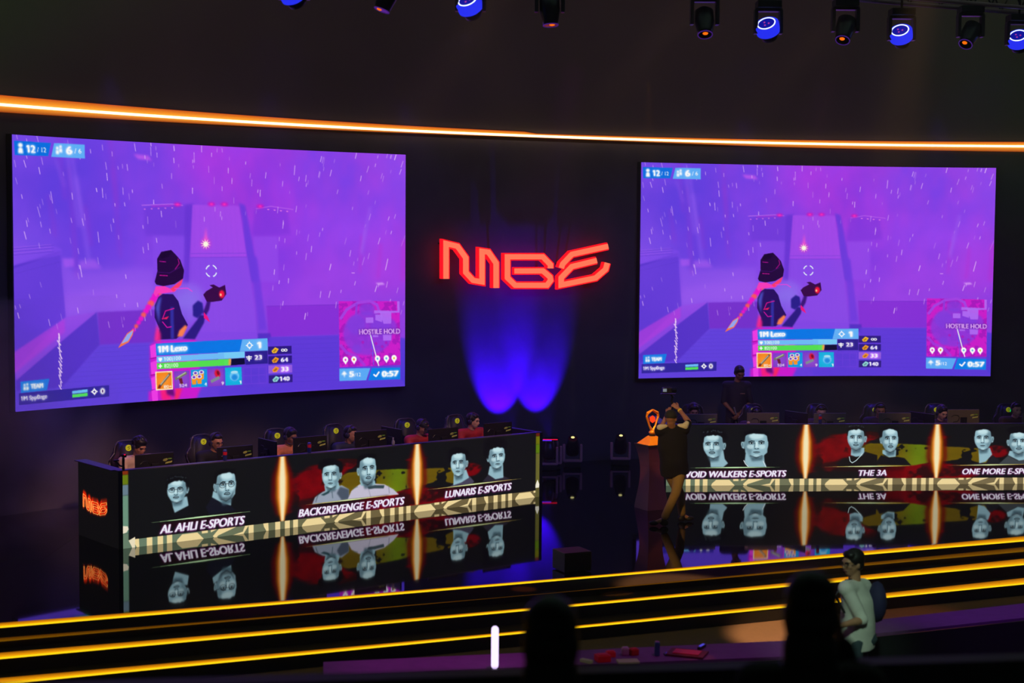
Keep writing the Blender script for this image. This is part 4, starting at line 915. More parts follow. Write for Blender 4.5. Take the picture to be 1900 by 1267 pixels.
def make_monitor(backm):
    t = thing('monitor', 'x', 'monitor'); W_, H_ = .56, .33
    bm = bmesh.new(); box(bm, (0, .012, H_/2), (W_, .022, H_), bev=.006); obj('housing', bm, backm, t)
    bm = bmesh.new(); box(bm, (0, .0245, H_/2), (W_-.02, .003, H_-.02)); obj('panel', bm, glow('monitor_light', (120, 110, 190), .5, False), t)
    bm = bmesh.new(); box(bm, (0, -.012, .14), (.11, .03, .12), bev=.008); obj('mount', bm, PLAST, t)
    bm = bmesh.new(); tube(bm, [(-.21, -.001, .2), (-.17, -.001, .235), (-.1, -.001, .23), (-.07, -.001, .19), (-.1, -.001, .13), (-.17, -.001, .12), (-.19, -.001, .06)], .006, 6); obj('vent_line', bm, PLAST, t)
    bm = bmesh.new(); cyl(bm, (0, -.035, -.105), (0, -.02, .14), .018); obj('stand', bm, METAL, t)
    bm = bmesh.new(); box(bm, (0, 0, -.112), (.2, .18, .012), bev=.004); obj('base', bm, PLAST, t)
    # two small printed marks at the upper right corner of the back: an oval sign with a bar, and slanted strokes
    bm = bmesh.new(); tube(bm, [(.155+.032*math.cos(a), -.002, .235+.013*math.sin(a)+.02*math.cos(a)*.3) for a in np.linspace(.3, 6.1, 12)], .0028, 5); tube(bm, [(.14, -.002, .232), (.17, -.002, .24)], .003, 5); obj('print_mark', bm, MARK, t)
    bm = bmesh.new(); box(bm, (.222, -.001, .246), (.05, .003, .012)); obj('print_mark', bm, MARKG, t)
    bm = bmesh.new()
    for q in range(5):
        g = box(bm, (0, 0, 0), (.011, .003, .024)); bmesh.ops.transform(bm, matrix=Matrix.Translation((.165+.02*q, -.001, .19+.003*q)) @ Matrix.Rotation(.45, 4, 'Y'), verts=g)
    obj('print_mark', bm, MARK, t); return t
chair0 = make_chair(); chair0.scale = (.97, .97, .935); monD = make_monitor(mat('monitor_back_dark', (24, 22, 28), .4)); monR = make_monitor(mat('monitor_back_grey', (104, 94, 84), .5))  # right desk's paler backs have the light on them put into the colour
used = set()
def place(proto, loc, rz, label, group):
    o = proto if proto.name not in used else copy_tree(proto)
    used.add(proto.name); o.location = loc; o.rotation_euler = (0, 0, rz); o['label'] = label; o['group'] = group; return o
def loc_desk(side, s, y, z=0.):
    P, Q = DESK_L if side == 'L' else DESK_R; d = (Q-P).normalized(); n = Vector((-d.y, d.x)); p = P+d*s+n*y; return (p.x, p.y, z), math.atan2(d.y, d.x)
SH = {'cream': mat('cream_shirt', (206, 178, 150), .8), 'black': mat('black_shirt', (20, 18, 22), .85), 'orange': mat('orange_shirt', (216, 128, 84), .8, scale=14, vary=.4), 'navy': mat('navy_shirt', (26, 34, 62), .7, scale=10, vary=.5), 'red': mat('red_and_black_jersey', (170, 30, 34), .7, scale=9, vary=.7), 'plum': mat('plum_shirt', (58, 30, 66), .8), 'brown': mat('brown_shirt', (76, 48, 44), .8)}
DP = mat('dark_trousers', (24, 24, 30), .8)
PL = [ # side, s, head z, yaw, pitch, roll, shirt, skin, hair, label, worn
 ('L', .69, 1.185, 14, 22, 3, 'cream', 'tan', 'curly', 'curly-haired seated player in a cream shirt at the left end of the left desk', 0),
 ('L', 1.87, 1.165, 10, 12, 0, 'black', 'tan', 'short', 'seated player in a black shirt and glasses, second on the left desk, beside a can', 1),
 ('L', 3.09, 1.15, 14, 14, 0, 'orange', 'brown', 'full', 'seated player in an orange patterned shirt, third on the left desk', 0),
 ('L', 4.14, 1.115, 34, 10, 0, 'navy', 'tan', 'short', 'seated player in a dark blue shirt turned sideways, fourth on the left desk', 0),
 ('L', 5.47, 1.13, 22, 24, 0, 'red', 'tan', 'short', 'seated player in a red jersey and dark cap looking down, left desk', 2),
 ('L', 6.48, 1.16, 26, 6, 0, 'red', 'light', 'full', 'seated player in a red jersey with uncovered dark hair, right end of the left desk', 0),
 ('R', .645, 1.15, 0, 22, 0, 'black', 'tan', 'full', 'seated player at the left end of the right desk, just right of the camera operator', 0),
 ('R', 1.745, 1.09, -4, 26, 0, 'plum', 'light', 'short', 'seated player ducked low behind a monitor, just right of the standing person', 0),
 ('R', 2.895, 1.125, -6, 18, 0, 'plum', 'light', 'short', 'seated player with purple-lit hair just right of the right desk\'s first light pillar', 0),
 ('R', 3.945, 1.155, -8, 14, 0, 'plum', 'tan', 'short', 'seated player looking over a monitor, left of the second light pillar on the right desk', 0),
 ('R', 5.06, 1.11, 16, 20, 0, 'plum', 'light', 'full', 'seated player half hidden behind the brightest grey monitor on the right desk', 0),
 ('R', 6.40, 1.16, 8, 6, 0, 'brown', 'light', 'short', 'seated player with a green-lit headset at the right edge of the picture', 3)]
GL = glow('headset_green', (30, 200, 70), .8, False)
for n_, (side, s, hz, yaw, pit, rol, sh, sk, hr, lab, wn) in enumerate(PL):
    l, rz = loc_desk(side, s, .95); z0 = hz-.25; lean = .16
    def ex(t, H_, R, wn=wn):
        headset(rim=GL if wn == 3 else None)(t, H_, R)
        if wn == 1: glasses(t, H_, R)
        if wn == 2: cap(mat('dark_cap', (22, 20, 30), .7), mat('cap_badge', (180, 90, 80), .6))(t, H_, R)
    J = dict(head=(0, 0, hz), R=rotf(yaw, pit, rol), sh=((-.21, .07, z0+.055), (.21, .07, z0+.055)), ch=(0, .12, z0-.09), pel=(0, .3, .56),
             el=((-.25, -.02, .80), (.25, -.02, .80)), wr=((-.15, -.24, .80), (.15, -.24, .80)), hd=((.05, -1, 0), (-.05, -1, 0)), hn=((0, 0, 1), (0, 0, 1)), curl=.35,
             hip=((-.09, .26, .54), (.09, .26, .54)), kn=((-.11, -.14, .56), (.11, -.14, .56)), an=((-.12, -.1, .1), (.12, -.1, .1)), to=((-.12, -.24, .04), (.12, -.24, .04)), hs=(-1, 1))
    person(lab, l, rz, J, sk, SH[sh], DP, .55, hr, 'players seated at the desks', .012, extra=ex)
    l2, _ = loc_desk(side, s+.09, 1.43)
    ends = ('left end', 'second seat', 'third seat', 'fourth seat', 'fifth seat', 'right end')[n_ % 6]
    place(chair0, l2, rz+(.1 if n_ % 2 else -.06), 'black gaming chair with a yellow-green round badge at the %s of the %s desk' % (ends, 'left' if side == 'L' else 'right'), 'gaming chairs behind the desks')
MON = [('L', .64, 1.16, 0), ('L', 1.86, 1.165, 0), ('L', 3.08, 1.215, 0), ('L', 4.13, 1.225, 0), ('L', 5.47, 1.17, 0), ('L', 6.54, 1.185, 0),
       ('R', .655, 1.16, 1), ('R', 1.725, 1.18, 1), ('R', 2.885, 1.17, 1), ('R', 4.02, 1.175, 1), ('R', 5.225, 1.23, 1), ('R', 6.55, 1.16, 1)]
for n_, (side, s, top, g) in enumerate(MON):
    l, rz = loc_desk(side, s, .38, top-.33+.0)
    ends = ('left end', 'second seat', 'third seat', 'fourth seat', 'fifth seat', 'right end')[n_ % 6]
    o = place(monR if g else monD, l, rz, '%s backed monitor at the %s of the %s desk' % ('grey' if g else 'black', ends, 'right' if g else 'left'), 'monitors facing the players')
    for ch in o.children:      # the stand reaches the table whatever the panel's height
        nm = ch.name.split('.')[0]
        if nm == 'base': ch.location.z = .7575-(top-.33)+.118
        if nm == 'stand': ch.location.z = min(0, .7575-(top-.33)+.106)
for side, s, top, a, lab in (('L', 2.44, 1.20, 1.62, 'dark angled monitor between the second and third players of the left desk'), ('L', 4.58, 1.225, 1.6, 'dark angled monitor left of the player in the dark cap'),
                             ('R', 2.30, 1.19, 1.1, 'dark angled monitor above the first light pillar of the right desk'), ('R', 4.50, 1.17, 1.1, 'dark angled monitor above the second light pillar of the right desk')):
    l, rz = loc_desk(side, s, .52 if side == 'L' else .42, top-.33); o = copy_tree(monD); o.location = l; o.rotation_euler = (0, 0, rz-a); o['label'] = lab; o['group'] = 'angled monitors'
    for ch in list(o.children):
        nm = ch.name.split('.')[0]
        if nm == 'base': ch.location.z = .7575-(top-.33)+.118
        if nm == 'print_mark': bpy.data.objects.remove(ch)
# cans, bottle and the little camera clamps on the desks
def can(side, s, y, z, lab):
    l, rz = loc_desk(side, s, y, z); t = thing('drink_can', lab, 'can', l, rz, 'drinks cans on the desks')
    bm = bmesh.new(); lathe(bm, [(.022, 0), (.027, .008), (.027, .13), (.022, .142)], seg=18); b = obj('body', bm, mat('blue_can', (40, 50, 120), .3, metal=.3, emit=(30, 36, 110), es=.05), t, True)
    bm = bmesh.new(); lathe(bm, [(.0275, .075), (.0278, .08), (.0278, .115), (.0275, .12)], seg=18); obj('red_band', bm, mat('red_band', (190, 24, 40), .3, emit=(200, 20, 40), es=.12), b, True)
    bm = bmesh.new(); cyl(bm, (0, 0, .142), (0, 0, .146), .022, seg=18); obj('lid', bm, mat('tin_lid', (190, 188, 200), .25, metal=.8), t)
for side, s, lab in (('L', 1.52, 'slim blue and red drinks can beside the player in glasses'), ('L', 2.86, 'slim blue and red drinks can in front of the orange shirt'), ('R', 2.62, 'slim drinks can right of the first light pillar on the right desk')):
    can(side, s, .05, DH+.0125, lab)
l, rz = loc_desk('L', 4.30, .05, DH+.0125); t = thing('glass_bottle', 'small clear bottle on the ledge of the left desk, left of the second light pillar', 'bottle', l, rz)
bm = bmesh.new(); lathe(bm, [(.02, 0), (.024, .01), (.024, .055), (.01, .08), (.01, .1)], seg=16); obj('body', bm, mat('clear_bottle', (150, 150, 160), .15), t, True); bm = bmesh.new(); cyl(bm, (0, 0, .1), (0, 0, .112), .012, seg=12); obj('lid', bm, WHITE, t)
l, rz = loc_desk('L', .03, .04, DH+.0125); t = thing('camera_clamp', 'small black camera arm clamped at the left corner of the left desk', 'camera mount', l, rz)
bm = bmesh.new(); cyl(bm, (0, 0, 0), (0, 0, .16), .018, seg=12); obj('post', bm, PLAST, t); bm = bmesh.new(); tube(bm, [(0, 0, .04), (-.05, 0, .06), (-.08, 0, .1), (-.11, 0, .12)], .011, 8); a = obj('arm', bm, PLAST, t)
bm = bmesh.new(); box(bm, (-.1, 0, .13), (.07, .03, .02), bev=.006); obj('plate', bm, PLAST, a); bm = bmesh.new(); box(bm, (.01, 0, .185), (.055, .05, .045), bev=.01); cm = obj('camera_head', bm, PLAST, t); bm = bmesh.new(); ell(bm, (.01, -.022, .2), (.014, .008, .008)); obj('red_lamp', bm, glow('red_lamp', (240, 10, 50), 1., False), cm)
l, rz = loc_desk('R', 1.39, .04, DH+.0125); bm = bmesh.new(); lathe(bm, [(.022, 0), (.03, .012), (.024, .034), (.006, .042)], seg=14); o = obj('tape_roll', bm, mat('pale_tape', (210, 180, 150), .7), None, True, l); tag(o, 'small pale round roll on the right desk ledge below the standing person', 'tape roll')

# ------------------------------------------------------------------ the standing referee, the camera operator
p = atY(1366, 770, 28.0)
J = dict(head=(.04, -.05, 1.715), R=rotf(12, 24), sh=((-.19, 0, 1.50), (.19, 0, 1.50)), ch=(0, .01, 1.36), pel=(0, .02, 1.0), el=((-.235, -.02, 1.20), (.255, -.03, 1.19)), wr=((-.055, -.16, 1.0), (.02, -.17, .99)),
         hd=((.6, -.3, -.5), (-.55, -.4, -.5)), hn=((-.5, -.8, .0), (.5, -.8, 0)), curl=.6, hip=((-.1, .02, .95), (.1, .02, .95)), kn=((-.12, -.02, .5), (.12, -.02, .5)), an=((-.12, .02, .09), (.12, .02, .09)), to=((-.14, -.13, .035), (.14, -.13, .035)), hs=(-1, 1))
def badge(t, H_, R):
    bm = bmesh.new(); box(bm, (.09, -.128, 1.36), (.085, .006, .016)); obj('chest_print', bm, mat('chest_print', (150, 110, 100), .7), t)
    bm = bmesh.new(); cyl(bm, (-.03, -.2, .99), (-.07, -.22, 1.12), .014, seg=10); obj('handset', bm, mat('handset_grey', (120, 120, 130), .4), t)
    bm = bmesh.new(); tube(bm, [H_+R @ Vector((.09, 0, y)) for y in (.0, -.05)], .008, 6); obj('earpiece', bm, PLAST, t)
person('standing person in a dark t-shirt with hands clasped behind the right desk', (p.x, p.y, 0), 0, J, 'brown', mat('midnight_shirt', (20, 18, 44), .8), DP, .6, 'full', None, .009, extra=badge)
# camera operator seen from behind, gimbal held high with the right hand
KH = mat('khaki_trousers', (148, 118, 66), .85, scale=5, vary=.3, bump=.3); cx_ = fl(1247, 973); ox, oy = cx_.x, 22.3
def cl(u, v, Y): q = atY(u, v, Y); return (q.x-ox, q.y-oy, q.z)
fL, fR = fl(1222, 976), fl(1268, 968); fLl, fRl = (fL.x-ox, fL.y-oy), (fR.x-ox, fR.y-oy)
Jc = dict(hem=0.0, head=cl(1245, 776, 22.25), R=rotf(158, 4), sh=(cl(1270, 797, 22.33), cl(1224, 799, 22.28)), ch=cl(1248, 826, 22.3), pel=cl(1251, 868, 22.35),
          el=(cl(1278, 783, 22.42), cl(1224, 800, 22.6)), wr=(cl(1259, 758, 22.62), cl(1238, 768, 22.68)), hd=((-.75, .1, .55), (.4, .1, .85)), hn=((.2, -.9, .3), (-.5, -.6, .3)), curl=.9,
          hip=(cl(1262, 874, 22.36), cl(1242, 875, 22.34)), kn=(cl(1254, 915, 22.1), cl(1262, 918, 22.42)), an=(fLl[0]+.10, fLl[1]+.02, .1), to=None)
Jc['an'] = ((fLl[0]+.07, fLl[1], .095), (fRl[0]-.02, fRl[1], .095)); Jc['to'] = ((fLl[0]-.09, fLl[1]-.0, .035), (fRl[0]+.11, fRl[1]+.04, .035)); Jc['hs'] = (1, -1)
def opx(t, H_, R):
    m = mat('dark_green_cap', (40, 40, 34), .8); bm = bmesh.new(); ell(bm, H_+R @ Vector((0, .015, .035)), (.09, .11, .09), R, 3)
    bmesh.ops.bisect_plane(bm, geom=bm.verts[:]+bm.edges[:]+bm.faces[:], plane_co=H_+R @ Vector((0, 0, .01)), plane_no=R @ Vector((0, 0, -1)), clear_outer=True); c = obj('cap', bm, m, t, True)
    bm = bmesh.new(); ell(bm, H_+R @ Vector((0, -.13, .02)), (.07, .07, .008), R, 2); obj('brim', bm, m, c, True)
    for s_, e_ in zip(Jc['sh'], Jc['el']):
        s_, e_ = Vector(s_), Vector(e_); nb = (Vector(Jc['sh'][0])+Vector(Jc['sh'][1]))/2; bm = bmesh.new(); a = s_.lerp(nb, .45)+Vector((0, -.03, .06)); b = s_+Vector((0, -.04, .05)); c2 = s_.lerp(e_, .4)+Vector((0, -.045, .05))
        caps(bm, a, b, .035, .05); caps(bm, b, c2, .05, .042); organic('shoulder_panel', bm, mat('white_shoulder', (236, 226, 196), .8), t, .011, 2)
    w_ = Vector(Jc['wr'][0]); bm = bmesh.new(); d = (Vector(Jc['el'][0])-w_).normalized(); cyl(bm, w_+d*.03, w_+d*.055, .034, seg=14); obj('wristband', bm, mat('yellow_band', (220, 190, 30), .5, emit=(200, 160, 20), es=.2), t)
person('camera operator in dark cap, black shirt and khaki trousers beside the trophy', (ox, oy, 0), 0, Jc, 'tan', mat('operator_shirt', (16, 15, 16), .9), KH, .5, None, None, .0085, extra=opx, girth=1.14)
q = atY(1240, 724, 22.66); t = thing('video_camera', 'small video camera on a gimbal grip held above the operator\'s head', 'camera', tuple(q))
bm = bmesh.new(); box(bm, (-.02, 0, 0), (.14, .1, .08), bev=.012); cb = obj('body', bm, PLAST, t)
bm = bmesh.new(); cyl(bm, (.03, .02, 0), (.11, .05, .0), .035, .04, seg=20); obj('lens', bm, PLAST, t, False)
bm = bmesh.new(); box(bm, (-.055, -.053, .005), (.055, .006, .045)); obj('viewing_screen', bm, glow('viewfinder', (150, 160, 170), .6, False), cb)
bm = bmesh.new(); box(bm, (-.01, 0, .05), (.1, .02, .015), bev=.004); obj('top_handle', bm, PLAST, cb)
bm = bmesh.new(); box(bm, (0, 0, -.055), (.22, .1, .014), bev=.004); obj('plate', bm, METAL, t)
hw_ = Vector(cl(1249, 752, 22.66))+Vector((ox, oy, 0))-q
bm = bmesh.new(); tube(bm, [(.04, 0, -.06), (.07, .02, -.1), (.05, .02, -.15), tuple(hw_)], [.014, .02, .018, .018], 10); obj('gimbal_grip', bm, METAL, t)
bm = bmesh.new(); tube(bm, [tuple(hw_), tuple(hw_+Vector((-.04, -.03, -.12)))], .013, 8); obj('handle_end', bm, METAL, t)

# ------------------------------------------------------------------ trophy on its stand
c = fl(1203, 946); base = Vector((c.x+.06, c.y+.17, 0)); t = thing('podium', 'tall dark podium with curved-in sides carrying the golden trophy', 'podium', tuple(base), math.radians(28))
bm = bmesh.new(); rows = []
for k in range(13):
    z = k/12*.97; w_ = .19-.062*math.sin(math.pi*(k/12)**1.25); rows.append([bm.verts.new((x*w_, y*w_, z)) for x, y in ((-1, -1), (1, -1), (1, 1), (-1, 1))])
for a, b in zip(rows, rows[1:]):
    for j in range(4): bm.faces.new((a[j], a[(j+1) % 4], b[(j+1) % 4], b[j]))
bm.faces.new(rows[0][::-1]); bm.faces.new(rows[-1]); obj('column', bm, mat('podium_lacquer', (70, 36, 74), .45, scale=1.5), t)
bm = bmesh.new(); box(bm, (0, 0, .98), (.4, .4, .02), bev=.004); obj('top_plate', bm, BLK, t)
GOLD = mat('gold', (255, 170, 40), .3, metal=.35, emit=None); tr = thing('trophy', 'golden trophy with a diamond frame and red crystal on a pyramid base', 'trophy', (base.x, base.y, .99), math.radians(28))
bm = bmesh.new(); cyl(bm, (0, 0, 0), (0, 0, .12), .24, .075, seg=4); bmesh.ops.rotate(bm, verts=bm.verts, matrix=Matrix.Rotation(math.pi/4, 3, 'Z')); obj('pyramid_base', bm, GOLD, tr)
bm = bmesh.new(); cyl(bm, (0, 0, .12), (0, 0, .15), .05, seg=20); obj('collar', bm, mat('collar', (90, 70, 60), .3, metal=.8), tr)
bm = bmesh.new(); lathe(bm, [(.045, .15), (.06, .175), (.04, .2), (.02, .215)], seg=16); obj('stem', bm, GOLD, tr, True)
for s_ in (-1, 1):
    bm = bmesh.new(); tube(bm, [(0, 0, .19), (s_*.05, 0, .27), (s_*.105, 0, .42)], [.024, .016, .02], 4); obj('arm', bm, GOLD, tr)
    bm = bmesh.new(); tube(bm, [(s_*.105, 0, .41), (s_*.09, 0, .47), (0, 0, .515)], [.02, .026, .018], 4); obj('crown_bar', bm, GOLD, tr)
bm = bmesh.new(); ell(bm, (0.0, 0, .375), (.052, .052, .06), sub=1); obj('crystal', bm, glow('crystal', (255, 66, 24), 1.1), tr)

# ------------------------------------------------------------------ moving-head lamps, truss
def moving_head(loc, aim, kind, label, rz=0., hang=True, sc=1., group=None):
    t = thing('moving_head_light', label, 'stage light', loc, rz, group); sg = -1 if hang else 1
    bm = bmesh.new(); box(bm, (0, 0, sg*.05), (.3*sc, .26*sc, .09), bev=.012); obj('base', bm, PLAST, t)
    yk = mat('yoke_shell', (200, 140, 150), .5) if not hang else mat('yoke_shell_dark', (60, 50, 58), .35)  # floor yokes carry the pinkish light on them in their colour
    bm = bmesh.new(); box(bm, (0, 0, sg*.115), (.34*sc, .12, .04), bev=.012); y = obj('yoke', bm, yk, t)
    for s_ in (-1, 1): bm = bmesh.new(); box(bm, (s_*.155*sc, 0, sg*.26), (.045, .13, .3), bev=.015); obj('yoke_arm', bm, yk, y)
    c_ = Vector((0, 0, sg*.36)); a = Vector(aim).normalized(); M = a.to_track_quat('Z', 'Y').to_matrix()
    bm = bmesh.new()
    if kind == 'wash':
        lathe(bm, [(.06, -.14), (.1, -.12), (.115, -.04)], c_, 24, M); obj('head', bm, PLAST, t, True)
        bm = bmesh.new(); lathe(bm, [(.12, -.04), (.148, -.02), (.152, .09), (.14, .1)], c_, 32, M); h = obj('glowing_hood', bm, glow('hood_blue', (40, 50, 250), .95, False), t, True)
        bm = bmesh.new(); p_ = c_+a*.101; cyl(bm, p_, p_+a*.004, .105, seg=32); obj('lens', bm, glow('lens_blue', (18, 24, 170), .8, False), h)
        bm = bmesh.new(); q_ = [c_+a*.108+M @ Vector((.108*math.cos(k*math.pi/16), .108*math.sin(k*math.pi/16), 0)) for k in range(33)]; tube(bm, q_, .0075, 6); obj('ring_light', bm, glow('ring_white', (190, 200, 255), 2.2, False), h)
        for dx, dy in ((.03, 0), (-.03, .02), (-.01, -.035)): bm = bmesh.new(); ell(bm, c_+a*.108+M @ Vector((dx, dy, 0)), (.014, .014, .006), M, 1); obj('diode', bm, glow('diode', (190, 60, 170), .8, False), h)
    else:
        lathe(bm, [(.07, -.17), (.115, -.13), (.12, .02), (.095, .16), (.088, .2)], c_, 24, M); h = obj('head', bm, mat('lamp_shell', (34, 30, 38), .3), t, True)
        bm = bmesh.new(); q_ = [c_+a*.2+M @ Vector((.088*math.cos(k*math.pi/12), .088*math.sin(k*math.pi/12), 0)) for k in range(25)]; tube(bm, q_, .006, 6); obj('lens_rim', bm, glow('rim_violet', (72, 34, 130), .8, False) if hang else METAL, h)
        bm = bmesh.new(); cyl(bm, c_+a*.196, c_+a*.201, .08, seg=24); obj('lens', bm, mat('lens_glass', (40, 26, 30), .1), h)
        bm = bmesh.new(); ell(bm, c_+a*.2+M @ Vector((.0, .03, 0)), (.035, .03, .014), M, 2); obj('lamp_glint', bm, glow('glint_amber', (255, 110, 10), 1.1, False) if hang else glow('glint_white', (236, 226, 150), 1.2, False), h)
    bm = bmesh.new(); cyl(bm, (0, 0, 0), (0, 0, -sg*.0+(.42 if hang else .001)), .016, seg=8) if hang else None
    if hang: obj('clamp', bm, METAL, t)
    else: bm.free()
    return t
EP, EQ = Vector((E0.x, E0.y)), Vector((E1.x, E1.y)); TZ = 7.02
heads = [(545, 'wash', 0, 'blue ring stage lamp cut by the top edge, leftmost of all lamps'), (720, 'spot', (-.35, -.1, -.95), 'dark barrel stage lamp tilted at the top edge, right of the leftmost blue ring lamp'), (873, 'wash', 0, 'blue ring stage lamp above the gap left of the letter sign'),
         (1020, 'spot', (.06, -.1, -1), 'dark barrel stage lamp hanging straight above the letter sign'), (1307, 'spot', (0, -.45, -.9), 'dark amber-glint stage lamp farthest left in the right-hand group of lamps'), (1425, 'wash', 0, 'blue ring stage lamp above the left part of the right screen'),
         (1568, 'spot', (-.25, -.5, -.85), 'dark amber-glint stage lamp between the two full blue ring lamps'), (1672, 'wash', 0, 'blue ring stage lamp below the visible truss tube'), (1800, 'spot', (-.45, -.5, -.8), 'dark stage lamp with a flaring amber glint near the right edge'), (1890, 'wash', 0, 'blue ring stage lamp cut by the right edge of the picture')]
yaim = {720: -.3, 1020: 0, 1307: 0, 1568: -.05, 1800: -.05}
for u, kd, aim, lab in heads:
    v = {545: -2, 873: 20, 1425: 62, 1672: 74, 1890: 83, 720: -5, 1020: 22, 1307: 45, 1568: 58, 1800: 68}[u]
    s_, z_ = plane_sz(u, v, EP, EQ); P_ = E0+ed*s_
    moving_head((P_.x, P_.y, z_+.40), aim or (-.30, -.62, .66), kd, lab, 0, True, 1., 'moving heads on the truss')
t = thing('lighting_truss', 'dark metal lighting truss crossing the top right corner above the hanging lamps', 'truss', (0, 0, 0))
for dy, z_ in ((-.2, 7.2), (.2, 7.2), (-.2, 7.6), (.2, 7.6)):
    bm = bmesh.new(); a = E0-ed*4+en*-dy; b = E1+ed*4+en*-dy; cyl(bm, (a.x, a.y, z_), (b.x, b.y, z_), .028, seg=10); obj('chord', bm, mat('truss_tube', (150, 120, 130), .35, metal=.6), t)
bm = bmesh.new(); L_ = (E1-E0).length+8
for k in range(int(L_/.5)):
    for dy in (-.2, .2):
        a = E0+ed*(-4+k*.5)+en*-dy; b = E0+ed*(-4+k*.5+.25)+en*-dy; c3 = E0+ed*(-4+k*.5+.5)+en*-dy
        cyl(bm, (a.x, a.y, 7.2), (b.x, b.y, 7.6), .012, seg=6); cyl(bm, (b.x, b.y, 7.6), (c3.x, c3.y, 7.2), .012, seg=6)
obj('lacing', bm, METAL, t)
# lamps standing on the stage floor by the wall
for u, v, kd, lab in ((1062, 866, 1., 'upright floor lamp with a pale lens, farther left of the pair before the podium'), (1151, 862, 1.05, 'upright moving lamp with a pale lens on the floor, nearest the podium')):
    p = fl(u, v); ln = (p.x-CX, p.y-CY); moving_head((p.x, p.y, 0), (0, -.55, .85), 'spot', lab, 0, False, kd, 'moving heads on the stage floor')
p = fl(1018, 872); t = moving_head((p.x, p.y, 0), (0, .3, .95), 'spot', 'upright lamp with a red and blue light bar beside the left desk', 0, False, .95, 'moving heads on the stage floor')
bm = bmesh.new(); box(bm, (.01, -.13, .56), (.3, .03, .025)); b = obj('bar', bm, PLAST, t); bm = bmesh.new(); box(bm, (.02, -.147, .565), (.26, .004, .012)); obj('red_lights', bm, glow('bar_red', (255, 20, 60), 1.2, False), b); bm = bmesh.new(); box(bm, (-.04, -.147, .548), (.17, .004, .016)); obj('blue_lights', bm, glow('bar_blue', (70, 40, 255), 1.2, False), b)
for u in (925, 994):
    t_, z_ = oncyl(u, 858, RW); q = pt(t_, 0, RW-.74); moving_head((q.x, q.y, 0), (.1, .6, .8), 'spot', 'blue wall-washing floor lamp hidden behind the left desk, %s one' % ('left' if u < 950 else 'right'), 0, False, .9, 'wall washers')
# stage monitor at the edge
a, b = fl(1038, 1066), fl(1092, 1061); d = (b-a).normalized(); t = thing('stage_speaker', 'small black box speaker on the stage edge below the gap between the desks', 'speaker', tuple((a+b)/2+Vector((-.02, .19, 0))), math.atan2(d.y, d.x))
bm = bmesh.new(); box(bm, (0, 0, .133), (.37, .34, .24), bev=.01); obj('cabinet', bm, PLAST, t); bm = bmesh.new(); box(bm, (0, -.172, .133), (.33, .006, .2)); obj('grille', bm, mat('speaker_grille', (16, 16, 18), .8, scale=120, bump=.6), t)
for x in (-.14, .14): bm = bmesh.new(); cyl(bm, (x, -.1, 0), (x, -.1, .012), .02, seg=10); obj('foot', bm, PLAST, t)
for x in (-.14, .14): bm = bmesh.new(); cyl(bm, (x, .1, 0), (x, .1, .012), .02, seg=10); obj('foot', bm, PLAST, t)

# ------------------------------------------------------------------ the pit in front: long table, light tube, bystanders, railing
tz = .14; MAGT = mat('dark_table_cloth', (120, 70, 120), .7)
for (n1, n2, n3, n4), lab in ((((600, 1252), (1575, 1213), (1575, 1183), (600, 1228)), 'long dark cloth-covered table in the pit carrying the tube light and the clutter'), (((1600, 1178), (1990, 1136), (1990, 1109), (1600, 1153)), 'dark cloth-covered table at the right with a violet-lit top, behind the man in white')):
    N1, N2, N3, N4 = [fl(*n, tz) for n in (n1, n2, n3, n4)]; o = (N1+N2+N3+N4)/4; o.z = HZ; t = thing('long_table', lab, 'table', tuple(o)); N1, N2, N3, N4 = [n-o for n in (N1, N2, N3, N4)]; th = tz-HZ
    bm = bmesh.new(); lo = [bm.verts.new((p.x, p.y, th-.03)) for p in (N1, N2, N3, N4)]; hi = [bm.verts.new((p.x, p.y, th)) for p in (N1, N2, N3, N4)]
    bm.faces.new(lo[::-1]); bm.faces.new(hi); [bm.faces.new((lo[k], lo[(k+1) % 4], hi[(k+1) % 4], hi[k])) for k in range(4)]; obj('top', bm, MAGT, t)
    bm = bmesh.new(); dn = Vector((N1.x-N4.x, N1.y-N4.y, 0)).normalized()*.012; lo = [bm.verts.new((p.x+dn.x, p.y+dn.y, z)) for p in (N1, N2) for z in (0, th-.031)]; bm.faces.new((lo[0], lo[1], lo[3], lo[2])); g = bmesh.ops.extrude_face_region(bm, geom=bm.faces[:]); bmesh.ops.translate(bm, verts=[v for v in g['geom'] if isinstance(v, bmesh.types.BMVert)], vec=dn*.6); obj('front_cloth', bm, mat('black_skirt_cloth', (10, 9, 11), .9), t)
    for f_ in (.04, .96):
        for w_ in (.2, .8): p = N1.lerp(N2, f_).lerp(N4.lerp(N3, f_), w_); bm = bmesh.new(); cyl(bm, (p.x, p.y, 0), (p.x, p.y, th-.03), .025, seg=10); obj('leg', bm, METAL, t)
# odds and ends on the table
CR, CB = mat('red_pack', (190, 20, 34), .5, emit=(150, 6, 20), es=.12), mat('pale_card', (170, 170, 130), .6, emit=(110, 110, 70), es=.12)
def item(name, u, v, size, m, lab, cat, rz=0., part=None):
    p = fl(u, v, tz+.001); t = thing(name, lab, cat, tuple(p), rz); bm = bmesh.new(); box(bm, (0, 0, size[2]/2), size, bev=min(size)*.2); obj('body', bm, m, t)
    if part: bm = bmesh.new(); box(bm, (0, 0, size[2]+.004), (size[0]*.7, size[1]*.6, .006)); obj(part[0], bm, part[1], t)
item('snack_packet', 1088, 1229, (.12, .05, .03), CB, 'pale torn wrapper at the left end of the clutter on the pit table', 'wrapper', -.7)
item('snack_packet', 1118, 1226, (.13, .12, .06), CR, 'red packet right of the pale wrapper on the pit table', 'packet', .3, ('label_strip', CR))
item('snack_packet', 1133, 1218, (.09, .07, .05), CR, 'small bright red packet behind the other red packet', 'packet', .1, ('label_strip', CR))
